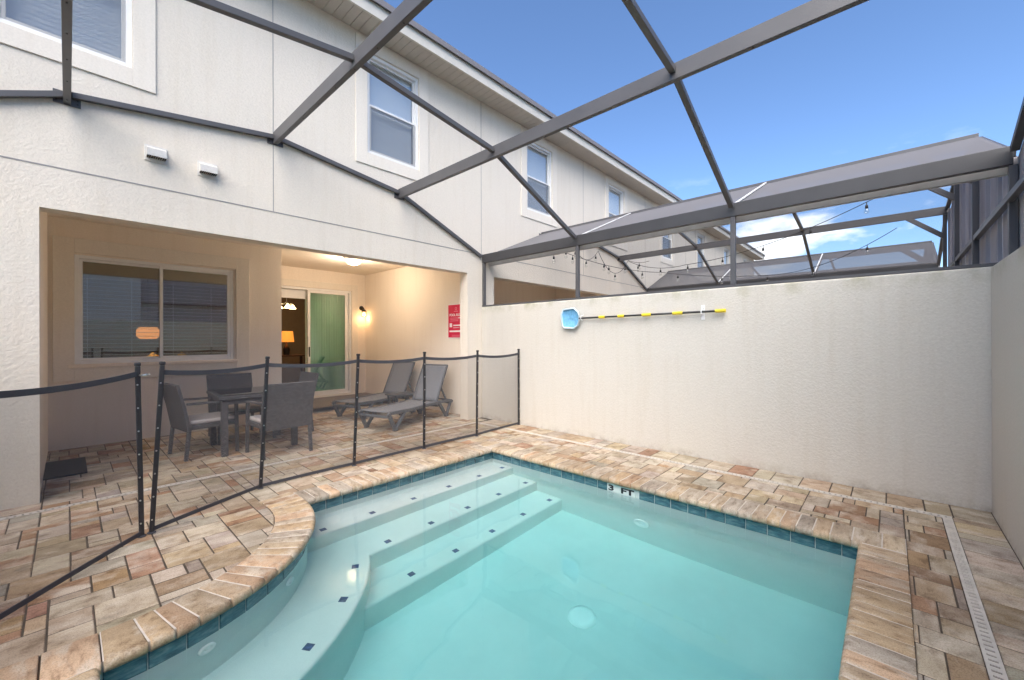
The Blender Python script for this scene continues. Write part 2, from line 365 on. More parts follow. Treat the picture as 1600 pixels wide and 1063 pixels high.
# ------------------------------------------------------------------ building helpers
COL = scene.collection
class MB:
    def __init__(s): s.v = []; s.f = []; s.c = []; s.cur = None
    def add(s, vs, fs):
        o = len(s.v); s.v += [tuple(x) for x in vs]; s.f += [tuple(i + o for i in f) for f in fs]
        s.c += [s.cur] * len(fs)
    def box(s, x0, x1, y0, y1, z0, z1):
        s.add([(x0, y0, z0), (x1, y0, z0), (x1, y1, z0), (x0, y1, z0), (x0, y0, z1), (x1, y0, z1), (x1, y1, z1), (x0, y1, z1)],
              [(0, 3, 2, 1), (4, 5, 6, 7), (0, 1, 5, 4), (1, 2, 6, 5), (2, 3, 7, 6), (3, 0, 4, 7)]); return s
    def beam(s, a, b, w, h, up=(0, 0, 1)):
        """rectangular bar from a to b: w across, h along up"""
        a, b = Vector(a), Vector(b); d = (b - a).normalized(); up = Vector(up)
        side = d.cross(up)
        if side.length < 1e-4: side = d.cross(Vector((1, 0, 0)))
        side.normalize(); u = side.cross(d).normalized()
        vs = [q + side * sx * w / 2 + u * sz * h / 2 for q in (a, b) for sx, sz in ((-1, -1), (1, -1), (1, 1), (-1, 1))]
        s.add(vs, [(0, 1, 2, 3), (7, 6, 5, 4), (0, 4, 5, 1), (1, 5, 6, 2), (2, 6, 7, 3), (3, 7, 4, 0)]); return s
    def tube(s, pts, r, n=8, cap=True):
        pts = [Vector(q) for q in pts]; rs = r if isinstance(r, (list, tuple)) else [r] * len(pts)
        prev = None; base = len(s.v); vs = []; fs = []
        for i, q in enumerate(pts):
            d = (pts[min(i + 1, len(pts) - 1)] - pts[max(i - 1, 0)]).normalized()
            ref = Vector((0, 0, 1)) if abs(d.z) < 0.95 else Vector((1, 0, 0))
            a = d.cross(ref).normalized(); bb = d.cross(a)
            if prev is not None and a.dot(prev) < 0: a, bb = -a, -bb
            prev = a
            for k in range(n):
                t = 2 * math.pi * k / n; vs.append(q + (a * math.cos(t) + bb * math.sin(t)) * rs[i])
        for i in range(len(pts) - 1):
            for k in range(n):
                fs.append((i * n + k, i * n + (k + 1) % n, (i + 1) * n + (k + 1) % n, (i + 1) * n + k))
        if cap: fs += [tuple(range(n)), tuple(range((len(pts) - 1) * n, len(pts) * n))]
        s.add(vs, fs); return s
    def lathe(s, c, prof, n=20, axis='z'):
        c = Vector(c); vs = []; fs = []
        for r, h in prof:
            for k in range(n):
                t = 2 * math.pi * k / n; x, y = r * math.cos(t), r * math.sin(t)
                vs.append(c + (Vector((x, y, h)) if axis == 'z' else Vector((h, x, y)) if axis == 'x' else Vector((x, h, y))))
        for i in range(len(prof) - 1):
            for k in range(n): fs.append((i * n + k, i * n + (k + 1) % n, (i + 1) * n + (k + 1) % n, (i + 1) * n + k))
        s.add(vs, fs); return s
    def prism(s, poly, z0, z1):
        k = len(poly); vs = [(x, y, z0) for x, y in poly] + [(x, y, z1) for x, y in poly]
        s.add(vs, [tuple(reversed(range(k))), tuple(range(k, 2 * k))] + [(i, (i + 1) % k, k + (i + 1) % k, k + i) for i in range(k)]); return s
    def quad(s, *p): s.add(p, [tuple(range(len(p)))]); return s
    def mesh(s, name):
        me = bpy.data.meshes.new(name); me.from_pydata(s.v, [], s.f)
        bm = bmesh.new(); bm.from_mesh(me); bmesh.ops.recalc_face_normals(bm, faces=bm.faces); bm.to_mesh(me); bm.free()
        if any(c is not None for c in s.c):
            at = me.attributes.new('tone', 'FLOAT_COLOR', 'FACE')
            for i, c in enumerate(s.c): at.data[i].color = (*c, 1)
        me.update(); return me

def obj(name, mb, mat, parent=None, bevel=0.0, smooth=False, kind=None, label=None, segs=2):
    me = mb.mesh(name) if isinstance(mb, MB) else mb
    if mat and not me.materials: me.materials.append(MATS[mat])
    o = bpy.data.objects.new(name, me); COL.objects.link(o)
    if parent is not None:
        o.parent = parent
        if parent.type == 'EMPTY': o.matrix_parent_inverse = Matrix.Translation(-parent.location)
    if bevel:
        bv = o.modifiers.new('bevel', 'BEVEL'); bv.width = bevel; bv.segments = segs; bv.limit_method = 'ANGLE'; bv.angle_limit = R(35)
    if smooth:
        bm = bmesh.new(); bm.from_mesh(me); bmesh.ops.remove_doubles(bm, verts=bm.verts, dist=1e-5); bmesh.ops.recalc_face_normals(bm, faces=bm.faces); bm.to_mesh(me); bm.free()
        for pl in me.polygons: pl.use_smooth = True
    if kind: o['kind'] = kind
    if label: o['label'] = label
    return o
def tag(o, label, cat, group=None):
    o['label'] = label; o['category'] = cat
    if group: o['group'] = group
    return o
def thing(name, label, cat, loc=(0, 0, 0), group=None):
    o = bpy.data.objects.new(name, None); COL.objects.link(o); o.location = loc; o.empty_display_size = 0.1
    return tag(o, label, cat, group)
def text_mesh(body, size, name='lettering', extrude=0.001, bold=0.0):
    cu = bpy.data.curves.new(name, 'FONT'); cu.body = body; cu.size = size; cu.extrude = extrude; cu.align_x = 'CENTER'; cu.align_y = 'CENTER'; cu.offset = bold
    o = bpy.data.objects.new(name, cu); COL.objects.link(o)
    dg = bpy.context.evaluated_depsgraph_get(); me = bpy.data.meshes.new_from_object(o.evaluated_get(dg))
    bpy.data.objects.remove(o); bpy.data.curves.remove(cu)
    return me
def copy_tree(root, loc, rz, label, group=None):
    r = root.copy(); COL.objects.link(r); r.location = loc; r.rotation_euler = (0, 0, rz); r['label'] = label
    if group: r['group'] = group
    for ch in list(root.children):
        c = ch.copy(); COL.objects.link(c); c.parent = r
        for g in ch.children:
            d = g.copy(); COL.objects.link(d); d.parent = c
    return r

# ------------------------------------------------------------------ main dimensions
PW = 5.03            # inner face of the courtyard wall that carries the skimmer net
RW = -0.60           # inner face of the rear wall
FY = 5.38            # house front
UNIT = 6.70
CX, CYc = 0.10, 3.80  # centre of the curved deck corner
COPX, COPY0, COPY1 = 3.65, 0.16, 3.71     # coping edge over the water
WX, WY0, WY1, WX0 = 3.72, 0.10, 3.78, 0.03
RW_IN, RC_IN, RC_OUT = 1.25, 1.31, 1.03
FLOOR_Z, WATER_Z = -1.05, -0.135

def project(p):
    th = R(THETA); f = (math.cos(th), math.sin(th)); r = (math.sin(th), -math.cos(th))
    D = p[0] * f[0] + p[1] * f[1]
    if D < 0.1: return None
    return 800 + FOCAL * (p[0] * r[0] + p[1] * r[1]) / D, 530 - FOCAL * (p[2] - CAM_H) / D

# ------------------------------------------------------------------ ground
def arc(r, a0, a1, n, cx=CX, cy=CYc):
    return [(cx + r * math.cos(R(a0 + (a1 - a0) * i / n)), cy + r * math.sin(R(a0 + (a1 - a0) * i / n))) for i in range(n + 1)]
g = MB(); B = 90.0; gz = -0.0035
xs0, xs1, ys0, ys1 = WX0 - 0.04, WX + 0.04, WY0 - 0.04, WY1 + 0.04
for x0, x1, y0, y1 in ((-B, xs0, -B, B), (xs1, B, -B, B), (xs0, xs1, -B, ys0), (xs0, xs1, ys1, B)):
    g.quad((x0, y0, gz), (x1, y0, gz), (x1, y1, gz), (x0, y1, gz))
pen = [(xs0, ys1)] + [(xs0, CYc - 1.27)] + arc(1.27, -90, 0, 28) + [(CX + 1.27, ys1)]
g.quad(*[(x, y, gz) for x, y in pen])
ground = obj('ground', g, 'joint_sand', kind='structure')

# ---- pavers, one by one
TONES = [(0.52, 0.40, 0.275), (0.55, 0.45, 0.33), (0.47, 0.33, 0.20), (0.58, 0.49, 0.37), (0.40, 0.25, 0.135), (0.43, 0.375, 0.31),
         (0.52, 0.385, 0.23), (0.50, 0.43, 0.335), (0.44, 0.25, 0.135), (0.57, 0.475, 0.355), (0.53, 0.44, 0.32), (0.48, 0.36, 0.24)]
def tone():
    t = rng.choice(TONES); k = rng.uniform(0.74, 1.06)
    gr_ = sum(t) / 3
    return tuple(min(0.7, (c * .80 + gr_ * .20) * k + rng.uniform(-0.015, 0.015)) for c in t)
def clip(poly, reg):
    """convex polygon by convex polygon (counter-clockwise)"""
    out = poly
    for i in range(len(reg)):
        (ax, ay), (bx, by) = reg[i], reg[(i + 1) % len(reg)]
        inp, out = out, []
        if not inp: return []
        f = lambda q: (bx - ax) * (q[1] - ay) - (by - ay) * (q[0] - ax)
        for k in range(len(inp)):
            p, q = inp[k - 1], inp[k]; fp, fq = f(p), f(q)
            if (fp >= 0) != (fq >= 0):
                t = fp / (fp - fq); out.append((p[0] + t * (q[0] - p[0]), p[1] + t * (q[1] - p[1])))
            if fq >= 0: out.append(q)
    return out
def area(p): return 0.5 * abs(sum(p[i - 1][0] * p[i][1] - p[i][0] * p[i - 1][1] for i in range(len(p))))
def inset(p, d):
    cx = sum(q[0] for q in p) / len(p); cyy = sum(q[1] for q in p) / len(p)
    res = []
    n_ = len(p)
    for i in range(n_):
        a, b, c = Vector(p[i - 1]), Vector(p[i]), Vector(p[(i + 1) % n_])
        e1, e2 = (b - a), (c - b)
        if e1.length < 1e-6 or e2.length < 1e-6: res.append(tuple(b)); continue
        n1 = Vector((-e1.y, e1.x)).normalized(); n2 = Vector((-e2.y, e2.x)).normalized()
        mvec = n1 + n2; den = max(0.35, 1 + n1.dot(n2)); res.append(tuple(b + mvec * d / den))
    return res
def paver_geo(mb, poly, z1, joint=0.0024):
    """slab with softened arrises"""
    p0 = inset(poly, joint); p1 = inset(poly, joint + 0.0055); k = len(poly)
    vs = [(x, y, -0.05) for x, y in p0] + [(x, y, z1 - 0.005) for x, y in p0] + [(x, y, z1) for x, y in p1]
    fs = [tuple(range(2 * k, 3 * k))]
    for a in (0, 1):
        fs += [(a * k + i, a * k + (i + 1) % k, (a + 1) * k + (i + 1) % k, (a + 1) * k + i) for i in range(k)]
    mb.add(vs, fs)

cell = 0.080
NX, NY = int(7.2 / cell), int(10.2 / cell)
OX, OY = -1.75, -0.66
grid = [[None] * NY for _ in range(NX)]
SIZES = [(2, 3), (2, 3), (2, 3), (2, 2), (2, 2), (3, 3), (3, 3), (3, 2), (3, 2), (2, 1), (3, 1)]
rects = []
for j in range(NY):
    for i in range(NX):
        if grid[i][j] is not None: continue
        cand = SIZES[:]; rng.shuffle(cand)
        cand += [(2, 1), (1, 2), (1, 1)]
        for w, h in cand:
            if i + w > NX or j + h > NY: continue
            if any(grid[i + a][j + b_] is not None for a in range(w) for b_ in range(h)): continue
            # do not leave one-cell slivers to the right
            if i + w < NX and grid[i + w][j] is None and (i + w + 1 >= NX or grid[i + w + 1][j] is not None) and w < 3 and rng.random() < 0.9: continue
            break
        for a in range(w):
            for b_ in range(h): grid[i + a][j + b_] = len(rects)
        rects.append((OX + i * cell, OX + (i + w) * cell, OY + j * cell, OY + (j + h) * cell))
def rect(x0, x1, y0, y1): return [(x0, y0), (x1, y0), (x1, y1), (x0, y1)]
HD0, HD1 = 5.085, 5.14       # house-side drain
FD0, FD1 = 4.625, 4.68       # far-side drain
RD0, RD1 = -0.355, -0.30     # rear drain
COPOUT_Y, COPOUT_X, COPOUT_R = 3.99, 3.93, -0.08
corner = [(-1.75, CYc - RC_OUT), (CX, CYc - RC_OUT)] + arc(RC_OUT, -90, 0, 36)[1:] + [(CX + RC_OUT, HD0), (-1.75, HD0)]
REG = [corner, rect(CX + RC_OUT, FD0, COPOUT_Y, HD0), rect(-1.67, 4.95, HD1, 9.47),
       rect(COPOUT_X, FD0, COPOUT_R, COPOUT_Y), rect(-1.6, FD0, RD1, COPOUT_R), rect(-1.67, -0.21, -0.30, CYc - RC_OUT - 0.002)]
pieces = []
for rc in rects:
    for rg in REG:
        p = clip(rect(*rc), rg)
        if len(p) >= 3 and area(p) > 0.0009:
            if rg is REG[2]:
                cxm = sum(q[0] for q in p) / len(p); cym = sum(q[1] for q in p) / len(p)
                if (cym > 7.85 and cxm < 2.45) or (cxm < -0.6 and cym > FY + 0.1): continue
            pieces.append((p, 'paver', rng.uniform(-0.0015, 0.0015)))
y = RW + 0.0
while y < 5.08:                                    # soldier row between far drain and wall
    w = rng.choice((0.155, 0.23, 0.23, 0.235)); y1 = min(y + w, 5.08)
    pieces.append((rect(FD1, PW, y, y1), 'paver_cross', rng.uniform(-0.0015, 0.0015))); y = y1
x = -1.6
while x < FD1:                                     # soldier row between rear drain and rear wall
    w = rng.choice((0.11, 0.155, 0.155, 0.23)); x1 = min(x + w, FD1)
    pieces.append((rect(x, x1, RW, RD0), 'paver_cross', rng.uniform(-0.0015, 0.0015))); x = x1
def px_area(p):
    q = [project((x, y, 0)) for x, y in p]
    if any(k is None for k in q): return 0
    if max(k[0] for k in q) < 0 or min(k[0] for k in q) > 1600 or min(k[1] for k in q) > 1063: return 0
    return area([(max(0, min(1600, a)), max(0, min(1063, b_))) for a, b_ in q])
pieces.sort(key=lambda t: -px_area(t[0]))
shared = {}
for p, mt, z in pieces[:300]:
    x0, y0 = min(q[0] for q in p), min(q[1] for q in p); w = max(q[0] for q in p) - x0; h = max(q[1] for q in p) - y0
    isr = len(p) == 4 and abs(area(p) - w * h) < 1e-6
    key = (round(w, 3), round(h, 3), mt) if isr else None
    me = shared.get(key) if key else None
    if me is None:
        mb = MB(); paver_geo(mb, [(a - x0, b_ - y0) for a, b_ in p], 0.0); me = mb.mesh('paver'); me.materials.append(MATS[mt])
        if key: shared[key] = me
    o = bpy.data.objects.new('paver', me); COL.objects.link(o); o.parent = ground
    o.location = (x0, y0, z); o.rotation_euler = (rng.uniform(-0.004, 0.004), rng.uniform(-0.004, 0.004), 0)
    c = tone(); o.color = (*c, 1)
for mt in ('paver', 'paver_cross'):
    rest = MB()
    for p, mm_, z in pieces[300:]:
        if mm_ == mt: rest.cur = tone(); paver_geo(rest, p, z)
    if rest.v:
        o = obj('paver_field', rest, mt, ground, kind='stuff'); o.color = (0, 0, 0, 1)

# ------------------------------------------------------------------ swimming pool
pool = thing('swimming_pool', 'small square plunge pool with curved corner, white plaster steps and brick coping', 'pool', (1.9, 1.9, -1.05))
sh = MB()
outline = [(WX0, WY0), (WX, WY0), (WX, WY1), (CX + RW_IN, WY1)] + list(reversed(arc(RW_IN, -90, 0, 30))) + [(WX0, CYc - RW_IN)]
for i in range(len(outline)):
    a, b_ = outline[i], outline[(i + 1) % len(outline)]
    sh.quad((*a, FLOOR_Z), (*b_, FLOOR_Z), (*b_, -0.016), (*a, -0.016))
sh.quad((WX0 - .1, WY0 - .1, FLOOR_Z), (WX + .1, WY0 - .1, FLOOR_Z), (WX + .1, WY1 + .1, FLOOR_Z), (WX0 - .1, WY1 + .1, FLOOR_Z))
shell = obj('shell', sh, 'plaster', pool)
T1, T2, T3 = -0.285, -0.53, -0.785
obj('step', MB().prism([(1.1, 3.42), (WX + .01, 3.42), (WX + .01, 3.9), (1.1, 3.9)], FLOOR_Z - .05, T1), 'plaster', pool, bevel=0.022, segs=3, smooth=False)
RB = 1.71
a_meet = -math.degrees(math.asin((CYc - 3.04) / RB))
obj('bench', MB().prism([(WX + .01, 3.04), (WX + .01, 3.47), (1.0, 3.47), (0.6, 3.3), (-.02, 2.7), (-.02, CYc - RB)] + arc(RB, -90, a_meet, 30), FLOOR_Z - .05, T2), 'plaster', pool, bevel=0.022, segs=3)
obj('step', MB().prism([(1.2, 2.68), (WX + .01, 2.68), (WX + .01, 3.1), (1.2, 3.1)], FLOOR_Z - .05, T3), 'plaster', pool, bevel=0.022, segs=3)
mark = MB().box(-.025, .025, -.025, .025, 0, .003).mesh('step_tile'); mark.materials.append(MATS['mark_blue'])
marks = [(1.45 + .445 * i, 3.50, T1) for i in range(5)] + [(3.62, 3.51, T1)] + [(1.83 + .445 * i, 3.12, T2) for i in range(5)] \
    + [(1.83 + .445 * i, 2.77, T3) for i in range(5)] + [(CX + 1.60 * math.cos(R(a)), CYc + 1.60 * math.sin(R(a)), T2) for a in (-31, -44.5, -59)]
for k, (x, y, z) in enumerate(marks):
    o = obj('step_tile', mark, None, pool); o.location = (x, y, z); o.rotation_euler = (0, 0, R(rng.uniform(-4, 4)) + (R((-31, -44.5, -59)[k - 16] + 90) if k >= 16 else 0))
# waterline tiles
TZ0, TZ1, TP = -0.152, -0.022, 0.152
tile_me = {}
def tile_mesh(w):
    k = round(w, 3)
    if k not in tile_me:
        mb = MB(); a, d = w / 2 - .0022, .004
        vs = [(-a, 0, TZ0), (a, 0, TZ0), (a, 0, TZ1), (-a, 0, TZ1), (-a + d, .006, TZ0 + d), (a - d, .006, TZ0 + d), (a - d, .006, TZ1 - d), (-a + d, .006, TZ1 - d)]
        mb.add(vs, [(4, 5, 6, 7), (0, 1, 5, 4), (1, 2, 6, 5), (2, 3, 7, 6), (3, 0, 4, 7)])
        tile_me[k] = mb.mesh('waterline_tile'); tile_me[k].materials.append(MATS['pool_tile'])
    return tile_me[k]
def put_tile(x, y, ang, w=TP):
    o = obj('waterline_tile', tile_mesh(w), None, pool); o.location = (x, y, 0); o.rotation_euler = (0, 0, ang)
gr = MB()
y = WY0
while y < WY1 - .01:
    w = min(TP, WY1 - y)
    if not (1.80 < y + w / 2 < 2.12): put_tile(WX - .003, y + w / 2, R(90), w)
    y += w
x = WX
while x > CX + RW_IN + .01:
    w = min(TP, x - CX - RW_IN); put_tile(x - w / 2, WY1 - .003, R(180), w); x -= w
nA = 13
for k in range(nA):
    a = -90 + 90 * (k + .5) / nA; chord = 2 * (RW_IN + .003) * math.sin(R(45 / nA))
    put_tile(CX + (RW_IN + .003) * math.cos(R(a)) * math.cos(R(45 / nA)), CYc + (RW_IN + .003) * math.sin(R(a)) * math.cos(R(45 / nA)), R(a - 90), chord)
y = WY0
while y < CYc - RW_IN - .01:
    w = min(TP, CYc - RW_IN - y); put_tile(WX0 + .003, y + w / 2, R(-90), w); y += w
x = WX0
while x < WX - .01:
    w = min(TP, WX - x); put_tile(x + w / 2, WY0 + .003, 0, w); x += w
# depth marker on two white tiles
mk = obj('depth_marker', MB().box(WX - .010, WX - .001, 1.808, 2.112, TZ0 + .002, TZ1 - .002), 'marker_white', pool, bevel=.002, label='white tile reading 3 FT')
me = text_mesh('3  FT', 0.074, bold=.003)
for v_ in me.vertices: v_.co.x *= 1.75; me.materials.append(MATS['marker_black'])
o = obj('lettering', me, None, mk); o.matrix_local = Matrix.Translation((WX - .012, 1.96, -.103)) @ Matrix.Rotation(R(-90), 4, 'Z') @ Matrix.Rotation(R(90), 4, 'X')
# coping stones with rounded noses
def cop_profile(L, T=0.058):
    r = T / 2; pts = [(0, -T + .012), (0, .008), (.006, .012)]
    pts += [(L - r + r * math.sin(R(t)), .012 - r + r * math.cos(R(t))) for t in range(0, 181, 22)]
    return pts
def cop_stone(fn, w, L):
    """fn(s, t, z) -> world; s along the edge, t from the outside towards the water"""
    pr = cop_profile(L); mb = MB(); vs = []; j = .0038
    wav = [rng.uniform(-.0015, .0015) for _ in range(2)]
    for s, k in ((j, .006), (j + .006, 0), (w / 2, 0), (w - j - .006, 0), (w - j, .006)):
        for q, (t, z) in enumerate(pr):
            tt, zz = t, z
            if k: tt = min(max(t, k * .6), L - k * .6); zz = min(max(z, -.046 + k * .6), .012 - k * .6)
            vs.append(fn(s, tt, zz + wav[0] * (s > w / 2)))
    n_ = len(pr); fs = []
    for i in range(4):
        fs += [(i * n_ + q, i * n_ + (q + 1) % n_, (i + 1) * n_ + (q + 1) % n_, (i + 1) * n_ + q) for q in range(n_)]
    fs += [tuple(range(n_)), tuple(range(4 * n_, 5 * n_))]
    mb.add(vs, fs); return mb
CT = [(0.54, 0.425, 0.30), (0.56, 0.46, 0.345), (0.52, 0.42, 0.30), (0.45, 0.395, 0.33), (0.55, 0.42, 0.275), (0.55, 0.395, 0.27), (0.50, 0.43, 0.34)]
def put_cop(fn, w, L, mt):
    o = obj('coping_stone', cop_stone(fn, w, L), mt, pool, smooth=True); t = rng.choice(CT); k = rng.uniform(.78, 1.08)
    o.color = (*[c * k for c in t], 1)
def run(total, widths):
    out, s = [], 0
    while s < total - .02:
        w = rng.choice(widths)
        if total - s - w < .06: w = total - s
        out.append((s, w)); s += w
    return out
CL = 0.28
for s0, w in run(COPOUT_Y - COPOUT_R, (.09, .10, .12, .12, .155)):       # far side
    put_cop(lambda s, t, z, s0=s0: (COPX + CL - t, COPOUT_R + s0 + s, z), w, CL, 'coping_x')
for s0, w in run(.305, (.10, .12, .155)):                                  # short straight run left of the curve
    put_cop(lambda s, t, z, s0=s0: (-.205 + s0 + s, CYc - RC_OUT - t, z), w, CL, 'coping_y')
for s0, w in run(COPX - 1.385, (.09, .10, .12, .12, .155)):              # house side
    put_cop(lambda s, t, z, s0=s0: (1.385 + s0 + s, COPY1 + CL - t, z), w, CL, 'coping_y')
for s0, w in run(COPX + 0.19, (.075, .10, .10, .12, .155)):               # rear side
    put_cop(lambda s, t, z, s0=s0: (-.19 + s0 + s, COPOUT_R + t, z), w, COPY0 - COPOUT_R, 'coping_y')
aa = -90.0
while aa < 10.0:                                                            # curved corner
    w = rng.choice((.09, .10, .12, .155)); da = math.degrees(w / RC_IN)
    if 10.6 - aa - da < 2.5: da = 10.6 - aa
    wv_ = R(da)
    put_cop(lambda s, t, z, aa=aa: (CX + (RC_OUT + t) * math.cos(R(aa) + s / 1.0), CYc + (RC_OUT + t) * math.sin(R(aa) + s / 1.0), z), wv_, CL, 'coping_c')
    aa += da
for s0, w in run(CYc - RC_IN - COPY0, (.10, .12, .155)):                   # left side
    put_cop(lambda s, t, z, s0=s0: (-.19 + t, COPY0 + s0 + s, z), w, CL, 'coping_x')
gm = MB()                                                                  # mortar between and behind the stones
for x0, x1, y0, y1 in ((COPX + .02, COPOUT_X, COPOUT_R, COPOUT_Y), (1.385, COPX + .02, COPY1 + .02, COPOUT_Y), (-.19, COPX + .02, COPOUT_R, COPY0 - .02), (-.19, .07, COPY0 - .02, CYc - RC_IN)):
    gm.box(x0, x1, y0, y1, -.04, .0075)
ring_o, ring_i = arc(RC_IN - .02, -90, 10.6, 40), arc(RC_OUT, -90, 10.6, 40)
for i in range(40):
    gm.quad((*ring_o[i], .0075), (*ring_o[i + 1], .0075), (*ring_i[i + 1], .0075), (*ring_i[i], .0075))
    gm.quad((*ring_o[i], -.04), (*ring_o[i + 1], -.04), (*ring_o[i + 1], .0075), (*ring_o[i], .0075))
obj('coping_mortar', gm, 'coping_grout', pool)
# fittings
def fitting(name, mtx, r, label=None):
    o = obj(name, MB().lathe((0, 0, 0), [(r, 0), (r, .010), (r * .86, .016), (r * .55, .014), (r * .5, .004), (r * .30, .004), (r * .26, .010), (0.0005, .011)], 24), 'drain_white', pool, smooth=True)
    o.matrix_basis = mtx
    if label: o['label'] = label
for a, z in ((-44.5, -.27), (-72, -.27)):
    c, s_ = math.cos(R(a)), math.sin(R(a))
    fitting('return_jet', Matrix.Translation((CX + (RW_IN - .002) * c, CYc + (RW_IN - .002) * s_, z)) @ Matrix.Rotation(R(a), 4, 'Z') @ Matrix.Rotation(R(90), 4, 'Y'), .042)
fitting('wall_fitting', Matrix.Translation((WX - .001, 1.75, -.70)) @ Matrix.Rotation(R(-90), 4, 'Y'), .075)
o = obj('main_drain', MB().lathe((0, 0, 0), [(.105, 0), (.10, .018), (.075, .028), (.03, .032), (.0005, .032)], 28), 'drain_white', pool, smooth=True); o.location = (2.53, 1.65, FLOOR_Z)
# water body
w = MB().box(WX0 - .02, WX + .02, WY0 - .02, WY1 + .02, FLOOR_Z - .12, WATER_Z)
water = obj('water', w, 'pool_water', kind='structure')

# plain unseen paving of the neighbouring yards, added to brighten the porch there
pv = MB(); pv.cur = (0.46, 0.38, 0.30)
pv.quad((PW + .201, RW, 0), (PW + 3 * UNIT, RW, 0), (PW + 3 * UNIT, 9.0, 0), (PW + .201, 9.0, 0))
o = obj('paving', pv, 'paver', kind='structure'); o.color = (0, 0, 0, 1)

# ------------------------------------------------------------------ channel drains
def drain(label, p0, p1, width):
    p0, p1 = Vector(p0), Vector(p1); d = (p1 - p0); L = d.length; d.normalize(); s = Vector((-d.y, d.x, 0))
    t = thing('channel_drain', label, 'drain', p0, 'slotted channel drains in the paving')
    c = MB(); c.beam(p0 + Vector((0, 0, -.012)), p1 + Vector((0, 0, -.012)), width, .01); obj('channel', c, 'drain_gap', t)
    gmb = MB()
    for k in (-1, 1): gmb.beam(p0 + s * k * (width / 2 - .006) + Vector((0, 0, -.004)), p1 + s * k * (width / 2 - .006) + Vector((0, 0, -.004)), .012, .014)
    q = 0.0
    while q < L:
        a = p0 + d * q + Vector((0, 0, -.005)); e = p0 + d * min(L, q + .027) + Vector((0, 0, -.005))
        if (e - a).length > .002: gmb.beam(a, e, width - .024, .0125)
        q += .040
    obj('grate', gmb, 'grate_plastic', t, kind='stuff')
drain('white slotted drain running along the paving in front of the porch', (-1.6, (HD0 + HD1) / 2, 0), (FD0, (HD0 + HD1) / 2, 0), HD1 - HD0)
drain('white slotted drain along the wall with the skimmer net', ((FD0 + FD1) / 2, RD0, 0), ((FD0 + FD1) / 2, HD1, 0), FD1 - FD0)
drain('white slotted drain beside the right-hand pool edge, nearest the camera', (-1.6, (RD0 + RD1) / 2, 0), (FD0, (RD0 + RD1) / 2, 0), RD1 - RD0)

# ------------------------------------------------------------------ courtyard walls
def cw(name, label, x0, x1, y0, y1, h=1.975):
    mb = MB().box(x0, x1, y0, y1, -.05, h)
    return tag(obj(name, mb, 'stucco_garden', bevel=.018, segs=3), label, 'wall', 'stucco courtyard walls')
cw('courtyard_wall', 'long cream stucco wall beyond the pool, carrying the skimmer net', PW, PW + .20, RW - .20, FY - .002)
cw('courtyard_wall', 'cream stucco wall at the right edge, meeting the skimmer net wall in a corner', -1.9, PW - .002, RW - .20, RW)
cw('courtyard_wall', 'cream stucco wall on the left side behind the fence, out of view', -1.87, -1.67, RW + .002, FY - .002)
for k, xx in enumerate((PW + UNIT, PW + 2 * UNIT)):
    cw('courtyard_wall', ('first', 'second')[k] + ' hidden stucco wall between the neighbouring pool yards', xx + .02, xx + .22, RW - .20, FY - .002)
cw('courtyard_wall', 'rear stucco wall of the neighbouring pool yards, hidden behind the net wall', PW + .205, PW + 3 * UNIT, RW - .20, RW)

# ------------------------------------------------------------------ townhouses
def wall_holes(x0, x1, z0, z1, holes, yf, yb):
    """front sheet, reveals and ends of a wall with rectangular holes (x0,x1,z0,z1)"""
    mb = MB(); xs = sorted({x0, x1, *[h[0] for h in holes], *[h[1] for h in holes]}); zs = sorted({z0, z1, *[h[2] for h in holes], *[h[3] for h in holes]})
    for a, b_ in zip(xs, xs[1:]):
        for c, d in zip(zs, zs[1:]):
            mx_, mz = (a + b_) / 2, (c + d) / 2
            if any(h[0] < mx_ < h[1] and h[2] < mz < h[3] for h in holes): continue
            mb.quad((a, yf, c), (b_, yf, c), (b_, yf, d), (a, yf, d))
            mb.quad((a, yb, d), (b_, yb, d), (b_, yb, c), (a, yb, c))
    for h in holes:
        a, b_, c, d = h
        mb.quad((a, yf, c), (a, yf, d), (a, yb, d), (a, yb, c)); mb.quad((b_, yf, c), (b_, yb, c), (b_, yb, d), (b_, yf, d))
        mb.quad((a, yf, d), (b_, yf, d), (b_, yb, d), (a, yb, d))
        if c > z0 + .001: mb.quad((a, yf, c), (a, yb, c), (b_, yb, c), (b_, yf, c))
    for xx in (x0, x1): mb.quad((xx, yf, z0), (xx, yb, z0), (xx, yb, z1), (xx, yf, z1))
    mb.quad((x0, yf, z1), (x1, yf, z1), (x1, yb, z1), (x0, yb, z1))
    return mb
def frame_mb(x0, x1, z0, z1, t, y0, y1, bottom=True):
    mb = MB().box(x0, x0 + t, y0, y1, z0, z1).box(x1 - t, x1, y0, y1, z0, z1).box(x0 + t, x1 - t, y0, y1, z1 - t, z1)
    if bottom: mb.box(x0 + t, x1 - t, y0, y1, z0, z0 + t)
    return mb
def blinds(x0, x1, z0, z1, y, pitch, depth, tilt):
    mb = MB(); z = z0
    c, s_ = math.cos(R(tilt)), math.sin(R(tilt))
    while z < z1:
        mb.quad((x0, y - depth / 2 * c, z - depth / 2 * s_), (x1, y - depth / 2 * c, z - depth / 2 * s_), (x1, y + depth / 2 * c, z + depth / 2 * s_), (x0, y + depth / 2 * c, z + depth / 2 * s_)); z += pitch
    return mb
EY, SOF, FAS, ROOF_T = 4.985, 5.655, 5.80, 5.875
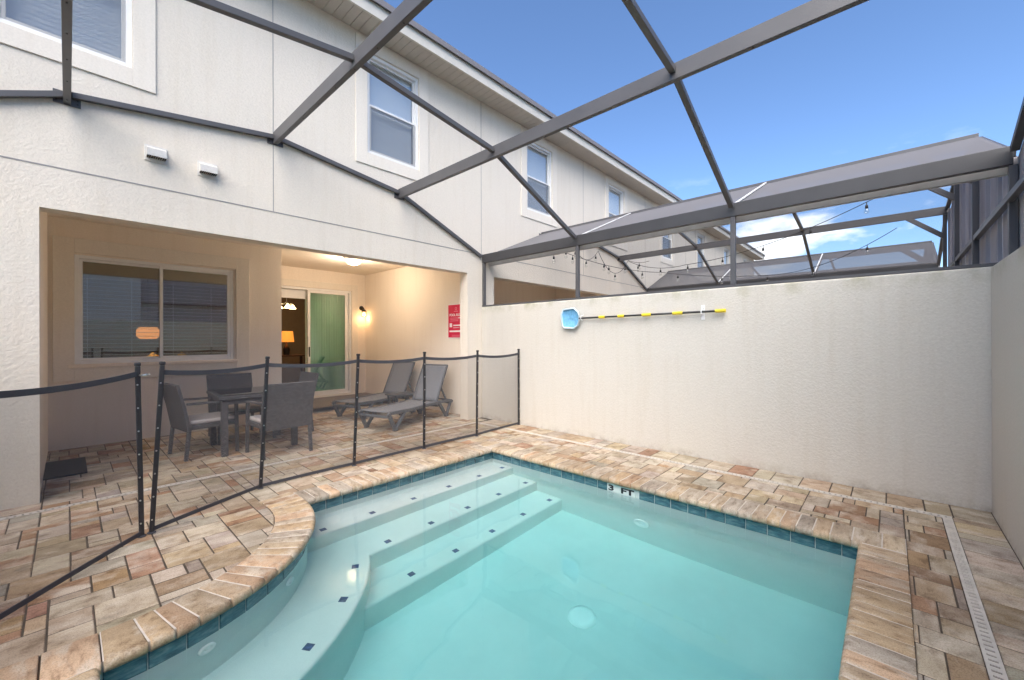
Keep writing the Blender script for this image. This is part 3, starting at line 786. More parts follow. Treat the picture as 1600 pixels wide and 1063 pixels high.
def upper_window(t, x0, x1, z0=4.02, z1=5.45, detail=True):
    mid = (z0 + z1) / 2 - .02; yf = FY + .045
    obj('window_trim', frame_mb(x0 - .17, x1 + .17, z0 - .17, min(z1 + .17, SOF - .01), .17, FY - .016, FY - .001), 'smooth_stucco', t, bevel=.003)
    wd = obj('window', frame_mb(x0, x1, z0, z1, .045, yf - .03, yf + .05), 'white_vinyl', t, bevel=.004)
    sb = frame_mb(x0 + .047, x1 - .047, mid - .02, z1 - .047, .028, yf + .012, yf + .04); obj('upper_sash', sb, 'white_vinyl', wd, bevel=.003)
    sb = frame_mb(x0 + .047, x1 - .047, z0 + .047, mid + .02, .028, yf - .02, yf + .010); obj('lower_sash', sb, 'white_vinyl', wd, bevel=.003)
    obj('pane', MB().box(x0 + .07, x1 - .07, yf + .024, yf + .028, mid, z1 - .07), 'glass', wd)
    obj('pane', MB().box(x0 + .07, x1 - .07, yf - .006, yf - .002, z0 + .07, mid), 'glass', wd)
    obj('insect_screen', MB().quad((x0 + .05, yf - .024, z0 + .05), (x1 - .05, yf - .024, z0 + .05), (x1 - .05, yf - .024, mid - .01), (x0 + .05, yf - .024, mid - .01)), 'window_screen', wd)
    obj('blind', blinds(x0 + .06, x1 - .06, z0 + .07, z1 - .05, yf + .075, .045, .048, 84), 'blind_vinyl', wd, kind='stuff')
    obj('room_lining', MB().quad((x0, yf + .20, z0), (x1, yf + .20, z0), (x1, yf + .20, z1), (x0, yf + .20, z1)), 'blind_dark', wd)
slat_me = {}
def make_house(idx, x0, label, opening, detail):
    x1 = x0 + UNIT
    t = thing('townhouse', label, 'house', (x0 + UNIT / 2, FY, 0), 'townhouses in one row')
    wins = [(x0 + 1.25, x0 + 2.10), (x0 + 4.52, x0 + 5.38)]
    holes = [(a, b_, 4.02, 5.45) for a, b_ in wins]
    if opening: holes.append((opening[0], opening[1], -.05, 2.55))
    obj('wall', wall_holes(x0, x1, -.05, SOF + .02, holes, FY, FY + .20), 'stucco', t)
    for a, b_ in wins: upper_window(t, a, b_)
    obj('control_joint', MB().box(x0, x1, FY - .003, FY + .01, 2.912, 2.924), 'joint_line', t)
    obj('control_joint', MB().box(x0 + 3.325, x0 + 3.333, FY - .0025, FY + .01, 2.926, SOF), 'joint_line', t)
    if idx > 0: obj('control_joint', MB().box(x0 - .004, x0 + .004, FY - .0028, FY + .01, 2.926, SOF), 'joint_line', t)
    # eaves
    rf = MB(); zr = ROOF_T; pitch = .42; xe0 = x0 - (.35 if idx == 0 else 0); xe1 = x1 + (.35 if idx == 3 else 0)
    yb = FY + 9.0
    rf.add([(xe0, EY - .055, zr - .055), (xe1, EY - .055, zr - .055), (xe1, EY - .055, zr), (xe0, EY - .055, zr), (xe0, (EY + yb) / 2, zr + pitch * (yb - EY) / 2), (xe1, (EY + yb) / 2, zr + pitch * (yb - EY) / 2),
            (xe0, yb, zr), (xe1, yb, zr), (xe0, yb, zr - .055), (xe1, yb, zr - .055)], [(0, 1, 2, 3), (3, 2, 5, 4), (4, 5, 7, 6), (6, 7, 9, 8), (8, 9, 1, 0), (0, 3, 4, 6, 8), (1, 2, 5, 7, 9)])
    roof = obj('roof', rf, 'shingle', t)
    obj('drip_edge', MB().box(xe0, xe1, EY - .075, EY - .057, zr - .075, zr + .008), 'drip_edge', roof)
    obj('fascia', MB().box(xe0, xe1, EY - .03, EY, SOF - .012, zr - .058), 'fascia_paint', roof, bevel=.003)
    k = 0; x = xe0; ns = round((xe1 - xe0) / .1218); sw = (xe1 - xe0) / ns
    if detail:
        if 1:
            slat_me['m'] = MB().box(.003, sw - .003, EY + .001, FY - .001, SOF, SOF + .012).mesh('soffit_slat'); slat_me['m'].materials.append(MATS['soffit_vinyl'])
        while x + sw <= xe1 + .01:
            o = obj('soffit_slat', slat_me['m'], None, roof); o.location.x = x; x += sw
        obj('soffit_backing', MB().box(xe0, xe1, EY + .001, FY - .001, SOF + .014, SOF + .03), 'drip_edge', roof)
    else:
        sm = MB()
        while x + sw <= xe1 + .01: sm.box(x + .003, x + sw - .003, EY + .001, FY - .001, SOF, SOF + .012); x += sw
        obj('soffit', sm, 'soffit_vinyl', roof, kind='stuff'); obj('soffit_backing', MB().box(xe0, xe1, EY + .001, FY - .001, SOF + .014, SOF + .03), 'drip_edge', roof)
    return t
U0 = PW - UNIT
own = make_house(0, U0, 'nearest cream stucco townhouse with the covered porch and open sliding door', (-.165, 4.70), True)
nb1 = make_house(1, PW, 'cream stucco townhouse behind the string lights, next door to the porch', (PW + .32, 10.15), True)
nb2 = make_house(2, PW + UNIT, 'third cream stucco townhouse along the row, partly behind the cage beams', None, False)
nb3 = make_house(3, PW + 2 * UNIT, 'farthest cream stucco townhouse at the end of the row', None, False)

# ---- own porch
WWY, DWY, CEIL, SIDE, LEFT, RET = 7.80, 9.46, 2.97, 4.95, -.17, 2.53
WX_0, WX_1, WZ0, WZ1 = 0.06, 1.82, 1.085, 2.52           # porch window
DX0, DX1, DZ0, DZ1 = 2.78, 4.60, 0.13, 2.55                # sliding door
obj('porch_wall', wall_holes(LEFT - .2, RET, -.05, CEIL, [(WX_0, WX_1, WZ0, WZ1)], WWY, WWY + .2), 'porch_paint', own)
obj('porch_wall', wall_holes(RET - .2, SIDE, -.05, CEIL, [(DX0, DX1, DZ0, DZ1)], DWY, DWY + .2), 'porch_paint', own)
obj('porch_wall', MB().box(RET - .2, RET - .001, WWY + .201, DWY - .001, -.05, CEIL), 'porch_paint', own)
obj('porch_wall', MB().box(SIDE, SIDE + .079, FY + .201, DWY + .2, -.05, CEIL), 'porch_paint', own)
obj('porch_wall', MB().box(LEFT - .2, LEFT, FY + .201, WWY - .001, -.05, CEIL), 'porch_paint', own)
obj('porch_ceiling', MB().box(LEFT - .2, SIDE + .079, FY + .201, DWY + .2, CEIL + .001, CEIL + .06), 'porch_paint', own)
obj('window_trim', frame_mb(WX_0 - .19, WX_1 + .22, WZ0 - .22, WZ1 + .21, .19, WWY - .025, WWY - .001), 'smooth_stucco', own, bevel=.004)
obj('window_sill', MB().box(WX_0 - .06, WX_1 + .06, WWY - .045, WWY + .02, WZ0 - .045, WZ0 - .001), 'porch_paint', own, bevel=.006)
wd = obj('window', frame_mb(WX_0, WX_1, WZ0, WZ1, .045, WWY + .01, WWY + .09), 'white_vinyl', own, bevel=.004)
midx = (WX_0 + WX_1) / 2 - .005
obj('fixed_sash', frame_mb(WX_0 + .046, midx + .02, WZ0 + .046, WZ1 - .046, .03, WWY + .05, WWY + .08), 'white_vinyl', wd, bevel=.003)
obj('sliding_sash', frame_mb(midx - .025, WX_1 - .046, WZ0 + .046, WZ1 - .046, .035, WWY + .017, WWY + .048), 'white_vinyl', wd, bevel=.003)
obj('pane', MB().box(WX_0 + .07, midx, WWY + .062, WWY + .066, WZ0 + .07, WZ1 - .07), 'glass_big', wd)
obj('pane', MB().box(midx, WX_1 - .07, WWY + .030, WWY + .034, WZ0 + .07, WZ1 - .07), 'glass_big', wd)
bl = obj('blind', blinds(WX_0 + .05, WX_1 - .05, WZ0 + .06, WZ1 - .24, WWY + .17, .052, .048, 8), 'blind_vinyl', wd, kind='stuff')
obj('valance', MB().box(WX_0 + .04, WX_1 - .04, WWY + .12, WWY + .19, WZ1 - .23, WZ1 - .03), 'olive_fabric', wd)
cords = MB()
for xx in (.18, .62, 1.08, 1.55): cords.tube([(xx, WWY + .145, WZ0 + .06), (xx, WWY + .145, WZ1 - .2)], .0022, 5)
obj('blind_cord', cords, 'white_vinyl', wd, kind='stuff')
# door
obj('door_trim', frame_mb(DX0 - .15, DX1 + .15, -.02, DZ1 + .15, .149, DWY - .02, DWY - .001, bottom=False), 'smooth_stucco', own, bevel=.004)
dr = obj('sliding_door', frame_mb(DX0, DX1, DZ0, DZ1, .05, DWY + .005, DWY + .12), 'white_vinyl', own, bevel=.004)
obj('threshold', MB().box(DX0 - .10, DX1 + .10, DWY - .10, DWY + .004, -.02, DZ0 - .002), 'smooth_stucco', dr, bevel=.008)
PX0 = 3.64
obj('fixed_panel', frame_mb(PX0, DX1 - .051, DZ0 + .051, DZ1 - .051, .055, DWY + .065, DWY + .10), 'white_vinyl', dr, bevel=.003)
obj('sliding_panel', frame_mb(PX0 - .03, DX1 - .09, DZ0 + .051, DZ1 - .051, .055, DWY + .022, DWY + .057), 'white_vinyl', dr, bevel=.003)
obj('pane', MB().box(PX0 + .02, DX1 - .14, DWY + .036, DWY + .042, DZ0 + .10, DZ1 - .10), 'glass_green', dr)
obj('door_handle', MB().box(PX0 - .012, PX0 + .010, DWY - .004, DWY + .020, 1.02, 1.24), 'lamp_black', dr, bevel=.005)
cu = MB(); ncv = 44
for k in range(ncv):
    xa, xb = PX0 + (DX1 - PX0) * k / ncv, PX0 + (DX1 - PX0) * (k + 1) / ncv
    ya, yb_ = (DWY + .26 + .022 * math.sin(2.4 * q) for q in (k, k + 1))
    cu.quad((xa, ya, .16), (xb, yb_, .16), (xb, yb_, 2.54), (xa, ya, 2.54))
obj('curtain', cu, 'curtain_cloth', dr, smooth=True)
obj('door_header_blind', MB().box(DX0 + .04, PX0 + .02, DWY + .14, DWY + .21, DZ1 - .24, DZ1 - .04), 'white_vinyl', dr, bevel=.004)
# rooms behind the porch
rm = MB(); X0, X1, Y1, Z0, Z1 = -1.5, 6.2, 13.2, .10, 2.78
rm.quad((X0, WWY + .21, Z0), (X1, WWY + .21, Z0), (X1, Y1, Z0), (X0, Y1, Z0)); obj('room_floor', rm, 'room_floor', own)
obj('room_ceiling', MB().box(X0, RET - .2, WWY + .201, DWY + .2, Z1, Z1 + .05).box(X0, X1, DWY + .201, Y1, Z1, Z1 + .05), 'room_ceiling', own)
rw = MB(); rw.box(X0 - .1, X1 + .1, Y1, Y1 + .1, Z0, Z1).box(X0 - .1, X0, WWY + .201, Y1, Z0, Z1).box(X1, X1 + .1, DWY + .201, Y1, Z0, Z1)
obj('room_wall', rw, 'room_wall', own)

# ---- neighbour's porch, seen above the wall
obj('porch_wall', MB().box(PW + .1, 10.4, 7.6, 7.7, -.05, 2.95), 'porch_paint', nb1)
obj('porch_wall', MB().box(PW + .1, PW + .22, FY + .201, 7.6, -.05, 2.95), 'porch_paint', nb1)
obj('porch_wall', MB().box(10.25, 10.4, FY + .201, 7.6, -.05, 2.95), 'porch_paint', nb1)
obj('porch_ceiling', MB().box(PW + .1, 10.4, FY + .201, 7.7, 2.951, 3.0), 'porch_paint', nb1)
nw = obj('window', frame_mb(6.15, 8.0, 1.0, 2.28, .05, 7.53, 7.598), 'white_vinyl', nb1, bevel=.004)
obj('pane', MB().box(6.2, 7.95, 7.56, 7.565, 1.05, 2.23), 'glass', nw)

# ---- wall vents
def vent(x, z, label, parent_wall=None):
    t = thing('wall_vent', label, 'vent', (x, FY, z), 'louvred exhaust vents on the stucco')
    h = MB(); w_, hh, d = .075, .085, .085
    h.add([(x - w_, FY - .002, z + hh), (x + w_, FY - .002, z + hh), (x + w_, FY - d, z + hh * .45), (x - w_, FY - d, z + hh * .45),
           (x - w_, FY - d, z - hh * .35), (x + w_, FY - d, z - hh * .35), (x + w_, FY - .002, z - hh * .35), (x - w_, FY - .002, z - hh * .35)],
          [(0, 1, 2, 3), (3, 2, 5, 4), (0, 3, 4, 7), (1, 6, 5, 2)])
    obj('hood', h, 'white_plastic', t); obj('flange', MB().box(x - w_ - .012, x + w_ + .012, FY - .008, FY - .001, z - hh * .75, z + hh * 1.1), 'white_plastic', t, bevel=.003)
    lv = MB()
    for k in range(9): lv.box(x - w_ + .006 + k * .0166, x - w_ + .013 + k * .0166, FY - d + .006, FY - .012, z - hh * .40, z - hh * .36)
    obj('louvre', lv, 'dark_wood', t, kind='stuff')
vent(.60, 3.235, 'white louvred wall vent on the stucco above the porch window, left of two')
vent(1.02, 3.205, 'white louvred wall vent above the porch, right of two')
vent(6.55, 3.24, 'small vent on the wall of the house next door, behind the fairy bulbs')

# ------------------------------------------------------------------ screen cages
EZ = 2.86
PROF = [(-3.35, EZ), (-1.68, 3.575), (0, 3.80), (1.68, 3.575), (3.35, EZ)]
FRY = [FY - .03, 3.36, 1.29, -.72]
def cage(idx, xc, label, screens):
    t = thing('pool_cage', label, 'pool cage', (xc, 2.3, 1.975), 'bronze aluminium cages over the pool yards')
    P = [(xc + a, z) for a, z in PROF]
    # deep purlins running out from the house
    for k, (x, z) in enumerate(P[1:-1]):
        obj('purlin', MB().box(x - .025, x + .025, FRY[3], FY - .012, z - .075, z + .06), 'cage_bronze', t, bevel=.004)
        br = obj('bracket', MB().box(x - .085, x + .085, FY - .012, FY - .001, z - .085, z + .03), 'cage_bronze', t)
        sc = MB()
        for dx in (-.065, .065):
            for dz in (-.06, -.03): sc.lathe((x + dx, FY - .012, z + dz), [(.007, 0), (.007, -.005), (.0003, -.006)], 8, 'y')
        if idx == 0: obj('screw', sc, 'screw', br)
        if idx == 0:
            sc = MB(); yy = FY - .1
            while yy > 0.4: sc.lathe((x, yy, z - .075), [(.006, 0), (.006, -.003), (.0003, -.004)], 8); yy -= .38
            obj('screw', sc, 'screw', t, kind='stuff')
    # sloping ribs between the purlins
    for j, y in enumerate(FRY):
        s_ = .05 if j else .045
        for (xa, za), (xb, zb) in zip(P, P[1:]):
            d = Vector((xb - xa, 0, zb - za)).normalized(); a = Vector((xa, y, za)) + d * .03; b_ = Vector((xb, y, zb)) - d * .03
            obj('rib', MB().beam(a, b_, s_, .05, up=(0, 0, 1)), 'cage_bronze', t, bevel=.003)
    # eaves and posts
    for side in ((1,) if idx else (-1, 1)):
        x = xc + 3.35 * side + .04 * side
        obj('eave_beam', MB().box(x - .03, x + .03, FRY[3], FY - .002, EZ - .095, EZ + .055), 'cage_dark', t, bevel=.005)
        obj('sill_rail', MB().box(x - .03, x + .03, FRY[3], FY - .002, 1.978, 2.003), 'cage_bronze', t)
        for y in FRY: obj('post', MB().box(x - .025, x + .025, y - .025, y + .025, 2.004, EZ - .096), 'cage_bronze', t, bevel=.004)
    if idx:
        x = xc - 3.35 + .14
        obj('eave_beam', MB().box(x - .025, x + .025, FRY[3], FY - .002, EZ - .125, EZ + .02), 'cage_light', t, bevel=.004)
    # rear: solid metal privacy panels with ribs, a rail, knee braces
    yr = FRY[3] - .03
    x0, x1 = (xc - 3.35, xc + 1.66) if idx else (xc - .2, xc + 3.42)
    def top_at(x):
        for (xa, za), (xb, zb) in zip(P, P[1:]):
            if xa - .01 <= x <= xb + .01: return za + (zb - za) * (x - xa) / (xb - xa)
        return EZ
    x = x0; k = 0
    while x < x1 - .05:
        w = min(.61, x1 - x); za, zb = top_at(x), top_at(x + w)
        pn = MB(); prof = [(0, 0), (0.0005, .03), (.016, .03), (.018, 0), (w * .5 - .06, 0), (w * .5 - .05, .008), (w * .5 + .05, .008), (w * .5 + .06, 0), (w, 0)]
        vs = []; nn = len(prof)
        for q, dy in prof: vs += [(x + q, yr + dy, 1.98), (x + q, yr + dy, za + (zb - za) * q / w - .03)]
        pn.add(vs, [(2 * q, 2 * q + 2, 2 * q + 3, 2 * q + 1) for q in range(nn - 1)])
        obj('privacy_panel', pn, 'panel_metal', t); x += w + .001; k += 1
    obj('rear_rail', MB().box(x0, x1, yr + .03, yr + .075, 2.47, 2.52), 'cage_bronze', t, bevel=.003)
    if idx:
        for (x, z) in P[1:-1]:
            obj('knee_brace', MB().beam((x, yr + .55, z - .02), (x, yr + .06, z - .45), .045, .07), 'cage_bronze', t, bevel=.003)
            obj('post', MB().box(x - .025, x + .025, yr + .03, yr + .08, 1.98, z - .08), 'cage_bronze', t, bevel=.003)
    if screens:
        for j in range(3):
            for (xa, za), (xb, zb) in ([(P[0], P[1])] + ([(P[1], P[2]), (P[2], P[3]), (P[3], P[4])] if idx == 1 else [(P[1], P[2])])):
                obj('screen_panel', MB().quad((xa, FRY[j], za + .03), (xb, FRY[j], zb + .03), (xb, FRY[j + 1], zb + .03), (xa, FRY[j + 1], za + .03)), 'cage_screen' if idx == 1 else 'cage_screen_far', t)
        for j in (1, 2):   # white strips laid on the ribs in place of sunlight on their top edges
            obj('sunlit_edge_strip', MB().beam((P[0][0], FRY[j], P[0][1] + .05), (P[1][0], FRY[j], P[1][1] + .05), .022, .014), 'white_vinyl', t)
    return t
XC = U0 + UNIT / 2
cage(0, XC, 'grey bronze aluminium cage frame over the near pool, overhead', False)
cage(1, XC + UNIT + .06, 'screened bronze cage over the yard next door, hung with bulb strings', True)
cage(2, XC + 2 * UNIT + .06, 'far screened cage over the third yard, low behind the wall', True)

# ------------------------------------------------------------------ pool safety fence
def fence(label, posts, wall_end=False):
    """posts: (base x, base y, top x, top y)"""
    t = thing('pool_fence', label, 'fence', (posts[0][0], posts[0][1], 0), 'black mesh pool safety fence')
    H = 1.215
    for i, (x, y, tx, ty) in enumerate(posts):
        o = MB(); o.beam((x, y, .0), (tx, ty, H), .030, .022, up=(ty - y + .001, 1, 0)); po = obj('post', o, 'fence_black', t, bevel=.005)
        obj('post_cap', MB().beam((tx, ty, H), (tx + (tx - x) * .03, ty + (ty - y) * .03, H + .025), .036, .028, up=(0, 1, 0)), 'fence_black', po, bevel=.006)
        obj('deck_sleeve', MB().lathe((x, y, .0), [(.026, 0), (.026, .006), (.018, .012)], 14), 'fence_tape', po)
        sc = MB()
        for k in range(7):
            f = (k + .6) / 7.4; q = Vector((x, y, 0)).lerp(Vector((tx, ty, H)), f); sc.lathe((q.x - .004, q.y - .014, q.z), [(.0055, 0), (.0055, -.004), (.0003, -.005)], 8, 'y')
        obj('rivet', sc, 'bright_metal', po, kind='stuff')
    for (xa, ya, ta, sa), (xb, yb_, tb, sb) in zip(posts, posts[1:]):
        N = 14; nv = MB(); tp = MB(); bt = MB(); tops = []; bots = []
        L = math.hypot(xb - xa, yb_ - ya); sag = .030 * L
        for k in range(N + 1):
            f = k / N; s_ = 4 * sag * f * (1 - f)
            tops.append(Vector((ta + (tb - ta) * f, sa + (sb - sa) * f, H - .055 - s_))); bots.append(Vector((xa + (xb - xa) * f, ya + (yb_ - ya) * f, .012 + .12 * s_)))
        for k in range(N):
            nv.quad(bots[k], bots[k + 1], tops[k + 1], tops[k])
            tp.beam(tops[k], tops[k + 1], .006, .036); bt.beam(bots[k] + Vector((0, 0, .014)), bots[k + 1] + Vector((0, 0, .014)), .006, .030)
        nt = obj('mesh_net', nv, 'fence_net', t); obj('top_binding', tp, 'fence_tape', nt); obj('bottom_binding', bt, 'fence_tape', nt)
    return t
A = [(.41, 3.94, .475, 3.965), (1.225, 4.35, 1.29, 4.36), (2.15, 4.37, 2.205, 4.375), (3.09, 4.385, 3.10, 4.385), (4.00, 4.385, 4.02, 4.385), (4.995, 4.46, 4.995, 4.46)]
fence('black mesh safety fence between the pool and the porch furniture', A)
fence('black mesh safety fence panel at the far left, ending beside the gap', [(-1.30, 2.02, -1.30, 2.02), (-.46, 2.98, -.47, 2.98), (.355, 3.92, .335, 3.915)])
lt = MB().tube([(.345, 3.905, 1.15), (.36, 3.885, 1.15), (.385, 3.89, 1.155)], .006, 8).lathe((.388, 3.89, 1.156), [(.012, -.004), (.012, .004), (.0003, .004)], 10)
tag(obj('gate_latch', lt, 'bright_metal'), 'small steel latch hook on the fence post by the gap', 'latch')

# ------------------------------------------------------------------ furniture
def make_chair():
    t = thing('wicker_chair', '', 'chair', (0, 0, 0), 'wicker dining chairs')
    W, D = .27, .25          # faces +y
    for sx in (-1, 1):
        obj('leg', MB().beam((sx * W, D, 0), (sx * (W - .005), D - .01, .635), .036, .036, up=(0, 1, 0)), 'wicker', t, bevel=.004)
        obj('leg', MB().beam((sx * W, -D - .03, 0), (sx * W, -D + .01, .42), .036, .036, up=(0, 1, 0)), 'wicker', t, bevel=.004)
        obj('armrest', MB().beam((sx * W, -D - .02, .655), (sx * W, D + .015, .635), .048, .026), 'wicker', t, bevel=.006)
    bk = MB()
    prof = [(-D + .02, .33), (-D + .005, .42), (-D - .03, .62), (-D - .095, .885)]
    for (ya, za), (yb_, zb) in zip(prof, prof[1:]):
        bk.add([(-W - .018, ya, za), (W + .018, ya, za), (W + .018, yb_, zb), (-W - .018, yb_, zb), (-W - .018, ya - .032, za - .005), (W + .018, ya - .032, za - .005), (W + .018, yb_ - .032, zb - .005), (-W - .018, yb_ - .032, zb - .005)],
               [(0, 1, 2, 3), (7, 6, 5, 4), (0, 3, 7, 4), (1, 5, 6, 2)])
    bk.quad((-W - .018, prof[-1][0], prof[-1][1]), (W + .018, prof[-1][0], prof[-1][1]), (W + .018, prof[-1][0] - .032, prof[-1][1] - .005), (-W - .018, prof[-1][0] - .032, prof[-1][1] - .005))
    bk.quad((-W - .018, prof[0][0], prof[0][1]), (W + .018, prof[0][0], prof[0][1]), (W + .018, prof[0][0] - .032, prof[0][1] - .005), (-W - .018, prof[0][0] - .032, prof[0][1] - .005))
    obj('backrest', bk, 'wicker', t)
    obj('seat', MB().box(-W + .004, W - .004, -D + .01, D + .01, .345, .395), 'wicker', t, bevel=.008)
    obj('cushion', MB().box(-W + .02, W - .02, -D + .02, D, .396, .452), 'cushion', t, bevel=.024, segs=4)
    return t
CH = make_chair()
CH.location = (1.79, 5.63, 0); CH.rotation_euler = (0, 0, R(3)); CH['label'] = 'grey wicker chair nearest the fence, its back to the camera'
copy_tree(CH, (1.16, 6.27, 0), R(-82), 'grey wicker armchair at the left end of the porch table')
copy_tree(CH, (1.68, 6.99, 0), R(183), 'grey wicker chair on the window side of the porch table')
copy_tree(CH, (2.24, 6.74, 0), R(92), 'grey wicker chair mostly hidden behind the nearest chair, by the door')
tb = thing('dining_table', 'square dark wicker porch table with pale glass top', 'table', (0, 0, 0))
for sx in (-1, 1):
    for sy in (-1, 1): obj('leg', MB().box(sx * .385 - .035, sx * .385 + .035, sy * .385 - .035, sy * .385 + .035, 0, .66), 'wicker', tb, bevel=.006)
obj('apron', frame_mb(-.42, .42, -.42, .42, .05, 0, 1).__class__().box(-.41, .41, -.41, -.37, .62, .68).box(-.41, .41, .37, .41, .62, .68).box(-.41, -.37, -.37, .37, .62, .68).box(.37, .41, -.37, .37, .62, .68), 'wicker', tb)
obj('table_top', MB().box(-.45, .45, -.45, .45, .682, .725), 'wicker', tb, bevel=.008)
obj('glass_top', MB().box(-.40, .40, -.40, .40, .7265, .732), 'table_glass', tb, bevel=.001)
tb.location = (1.68, 6.24, 0); tb.rotation_euler = (0, 0, R(-3))

def make_lounger():
    t = thing('sun_lounger', '', 'sun lounger', (0, 0, 0), 'grey sling sun loungers')
    W, L, Z, HG = .295, 1.68, .285, 1.24
    for sy in (-1, 1):
        rl = MB(); pts = [(0, Z - .03), (.05, Z), (.5, Z - .012), (HG, Z), (L - .06, Z - .01), (L, Z - .04)]
        for (xa, za), (xb, zb) in zip(pts, pts[1:]): rl.beam((xa, sy * W, za), (xb, sy * W, zb), .042, .05)
        obj('side_rail', rl, 'lounger_resin', t, bevel=.008)
        for xa, xm, xb in ((.03, .15, .38), (L - .40, L - .20, L - .05)):
            lg = MB(); lg.beam((xa, sy * W, Z - .02), (xm, sy * W, .02), .046, .05).beam((xb, sy * W, Z - .02), (xm + .015, sy * W, .02), .046, .042).box(xm - .03, xm + .05, sy * W - .024, sy * W + .024, 0, .035)
            obj('leg', lg, 'lounger_resin', t, bevel=.007)
    cr_ = MB()
    for xa in (.03, .62, HG, L - .04): cr_.beam((xa, -W, Z - .055), (xa, W, Z - .055), .045, .035)
    obj('cross_bar', cr_, 'lounger_resin', t, bevel=.006)
    sl = MB(); N = 16
    for k in range(N):
        for q in range(6):
            f = lambda a, b_: (.03 + (HG - .03) * a / N, -W + .02 + (2 * W - .04) * b_ / 6, Z + .022 - .018 * math.sin(math.pi * a / N) - .012 * math.sin(math.pi * b_ / 6))
            sl.quad(f(k, q), f(k + 1, q), f(k + 1, q + 1), f(k, q + 1))
    o = obj('seat_sling', sl, 'sling', t, smooth=True)
    sm = o.modifiers.new('thick', 'SOLIDIFY'); sm.thickness = .006
    ang = R(63); BL = .71; bx, bz = math.cos(ang) * BL, math.sin(ang) * BL
    bf = MB()
    for sy in (-1, 1): bf.beam((HG, sy * (W - .03), Z + .01), (HG + bx, sy * (W - .03), Z + bz), .030, .040, up=(-1, 0, 0))
    bf.beam((HG + bx, -W + .015, Z + bz), (HG + bx, W - .015, Z + bz), .040, .030)
    obj('back_frame', bf, 'lounger_resin', t, bevel=.006)
    sb = MB()
    for k in range(10):
        for q in range(6):
            def f(a, b_):
                d = .014 + .014 * math.sin(math.pi * b_ / 6) * math.sin(math.pi * a / 10); s_ = .01 + (BL - .005) * a / 10
                return (HG + math.cos(ang) * s_ - math.sin(ang) * (.02 - d), (-W + .02 + (2 * W - .04) * b_ / 6), Z + .01 + math.sin(ang) * s_ + math.cos(ang) * (.02 - d))
            sb.quad(f(k, q), f(k + 1, q), f(k + 1, q + 1), f(k, q + 1))
    o = obj('back_sling', sb, 'sling', t, smooth=True); sm = o.modifiers.new('thick', 'SOLIDIFY'); sm.thickness = .006
    st = MB()
    for sy in (-1, 1): st.beam((HG + bx * .45, sy * (W - .06), Z + bz * .45), (L - .10, sy * (W - .06), Z - .01), .022, .03)
    st.beam((L - .12, -W, Z + .01), (L - .12, W, Z + .01), .03, .03)
    obj('back_strut', st, 'lounger_resin', t, bevel=.004)
    return t
LG = make_lounger()
la = R(16.5); fx, fy = 3.15, 5.79
LG.location = (fx, fy, 0); LG.rotation_euler = (0, 0, la); LG['label'] = 'grey sling sun lounger nearer the pool, its back raised'
copy_tree(LG, (fx + .13, fy + 1.24, 0), la, 'grey sling sun lounger farther back, beside the sliding door')
sd_ = thing('side_table', 'small dark resin side table between the two sun loungers', 'side table', (4.27, 6.76, 0))
cx_, cy_ = 4.27, 6.76
obj('table_top', MB().box(cx_ - .25, cx_ + .25, cy_ - .19, cy_ + .19, .355, .385), 'table_resin', sd_, bevel=.01)
for sx in (-1, 1):
    for sy in (-1, 1):
        obj('leg', MB().beam((cx_ + sx * .21, cy_ + sy * .15, .354), (cx_ + sx * .12, cy_ + sy * .13, 0), .03, .03), 'table_resin', sd_, bevel=.004)
tag(obj('door_mat', MB().box(-.46, .14, 6.2, 7.02, .004, .018), 'rubber', bevel=.006), 'black rubber mat on the pavers beside the left porch column', 'mat')
tag(obj('door_mat', MB().box(3.18, 3.92, 8.86, 9.33, .004, .016), 'rubber', bevel=.005), 'dark mat below the open sliding door', 'mat')

# ------------------------------------------------------------------ skimmer net on the wall
sk = thing('skimmer_net', 'blue leaf skimmer on a black pole with yellow grips, hung on the wall', 'pool net', (PW, 2.4, 1.7))
hx = PW - .05
rim = [(3.56, 1.83), (3.59, 1.76), (3.575, 1.60), (3.54, 1.565), (3.37, 1.555), (3.30, 1.60), (3.275, 1.695), (3.30, 1.79), (3.37, 1.845), (3.56, 1.83)]
obj('rim', MB().tube([(hx, y, z) for y, z in rim], .013, 8), 'net_rim', sk, smooth=True)
bag = MB(); ring = rim[:-1]; cyr, czr = 3.43, 1.70; prev = [(hx, y, z) for y, z in ring]
for k, (s_, dx) in enumerate(((.86, .012), (.55, .026), (.2, .034))):
    cur = [(hx + dx, cyr + (y - cyr) * s_ + rng.uniform(-.012, .012), czr + (z - czr) * s_ + rng.uniform(-.012, .012)) for y, z in ring]
    for i in range(len(ring)): bag.quad(prev[i], prev[(i + 1) % len(ring)], cur[(i + 1) % len(ring)], cur[i])
    prev = cur
bag.quad(*prev); obj('net_bag', bag, 'net_blue', sk, smooth=True)
pa, pb = Vector((hx, 3.28, 1.695)), Vector((hx, 1.37, 1.712))
obj('pole', MB().tube([pa, pb], .013, 12), 'pole_black', sk, smooth=True)
for f, h_ in ((.195, .045), (.345, .045), (.53, .06), (.735, .06), (.985, .055)):
    c = pa.lerp(pb, f); d = (pb - pa).normalized()
    obj('grip', MB().tube([c - d * h_, c + d * h_], .021, 14), 'pole_yellow', sk, bevel=.004)
hk = thing('wall_hook', 'white hook holding the skimmer pole near its end', 'hook', (PW, 1.60, 1.7))
obj('hook', MB().tube([(PW, 1.60, 1.765), (PW - .03, 1.60, 1.76), (PW - .07, 1.60, 1.72), (PW - .07, 1.60, 1.69), (PW - .03, 1.60, 1.675), (PW, 1.60, 1.68)], .006, 8), 'white_vinyl', hk)
obj('hook_plate', MB().box(PW - .006, PW - .001, 1.58, 1.62, 1.62, 1.79), 'white_vinyl', hk, bevel=.002)
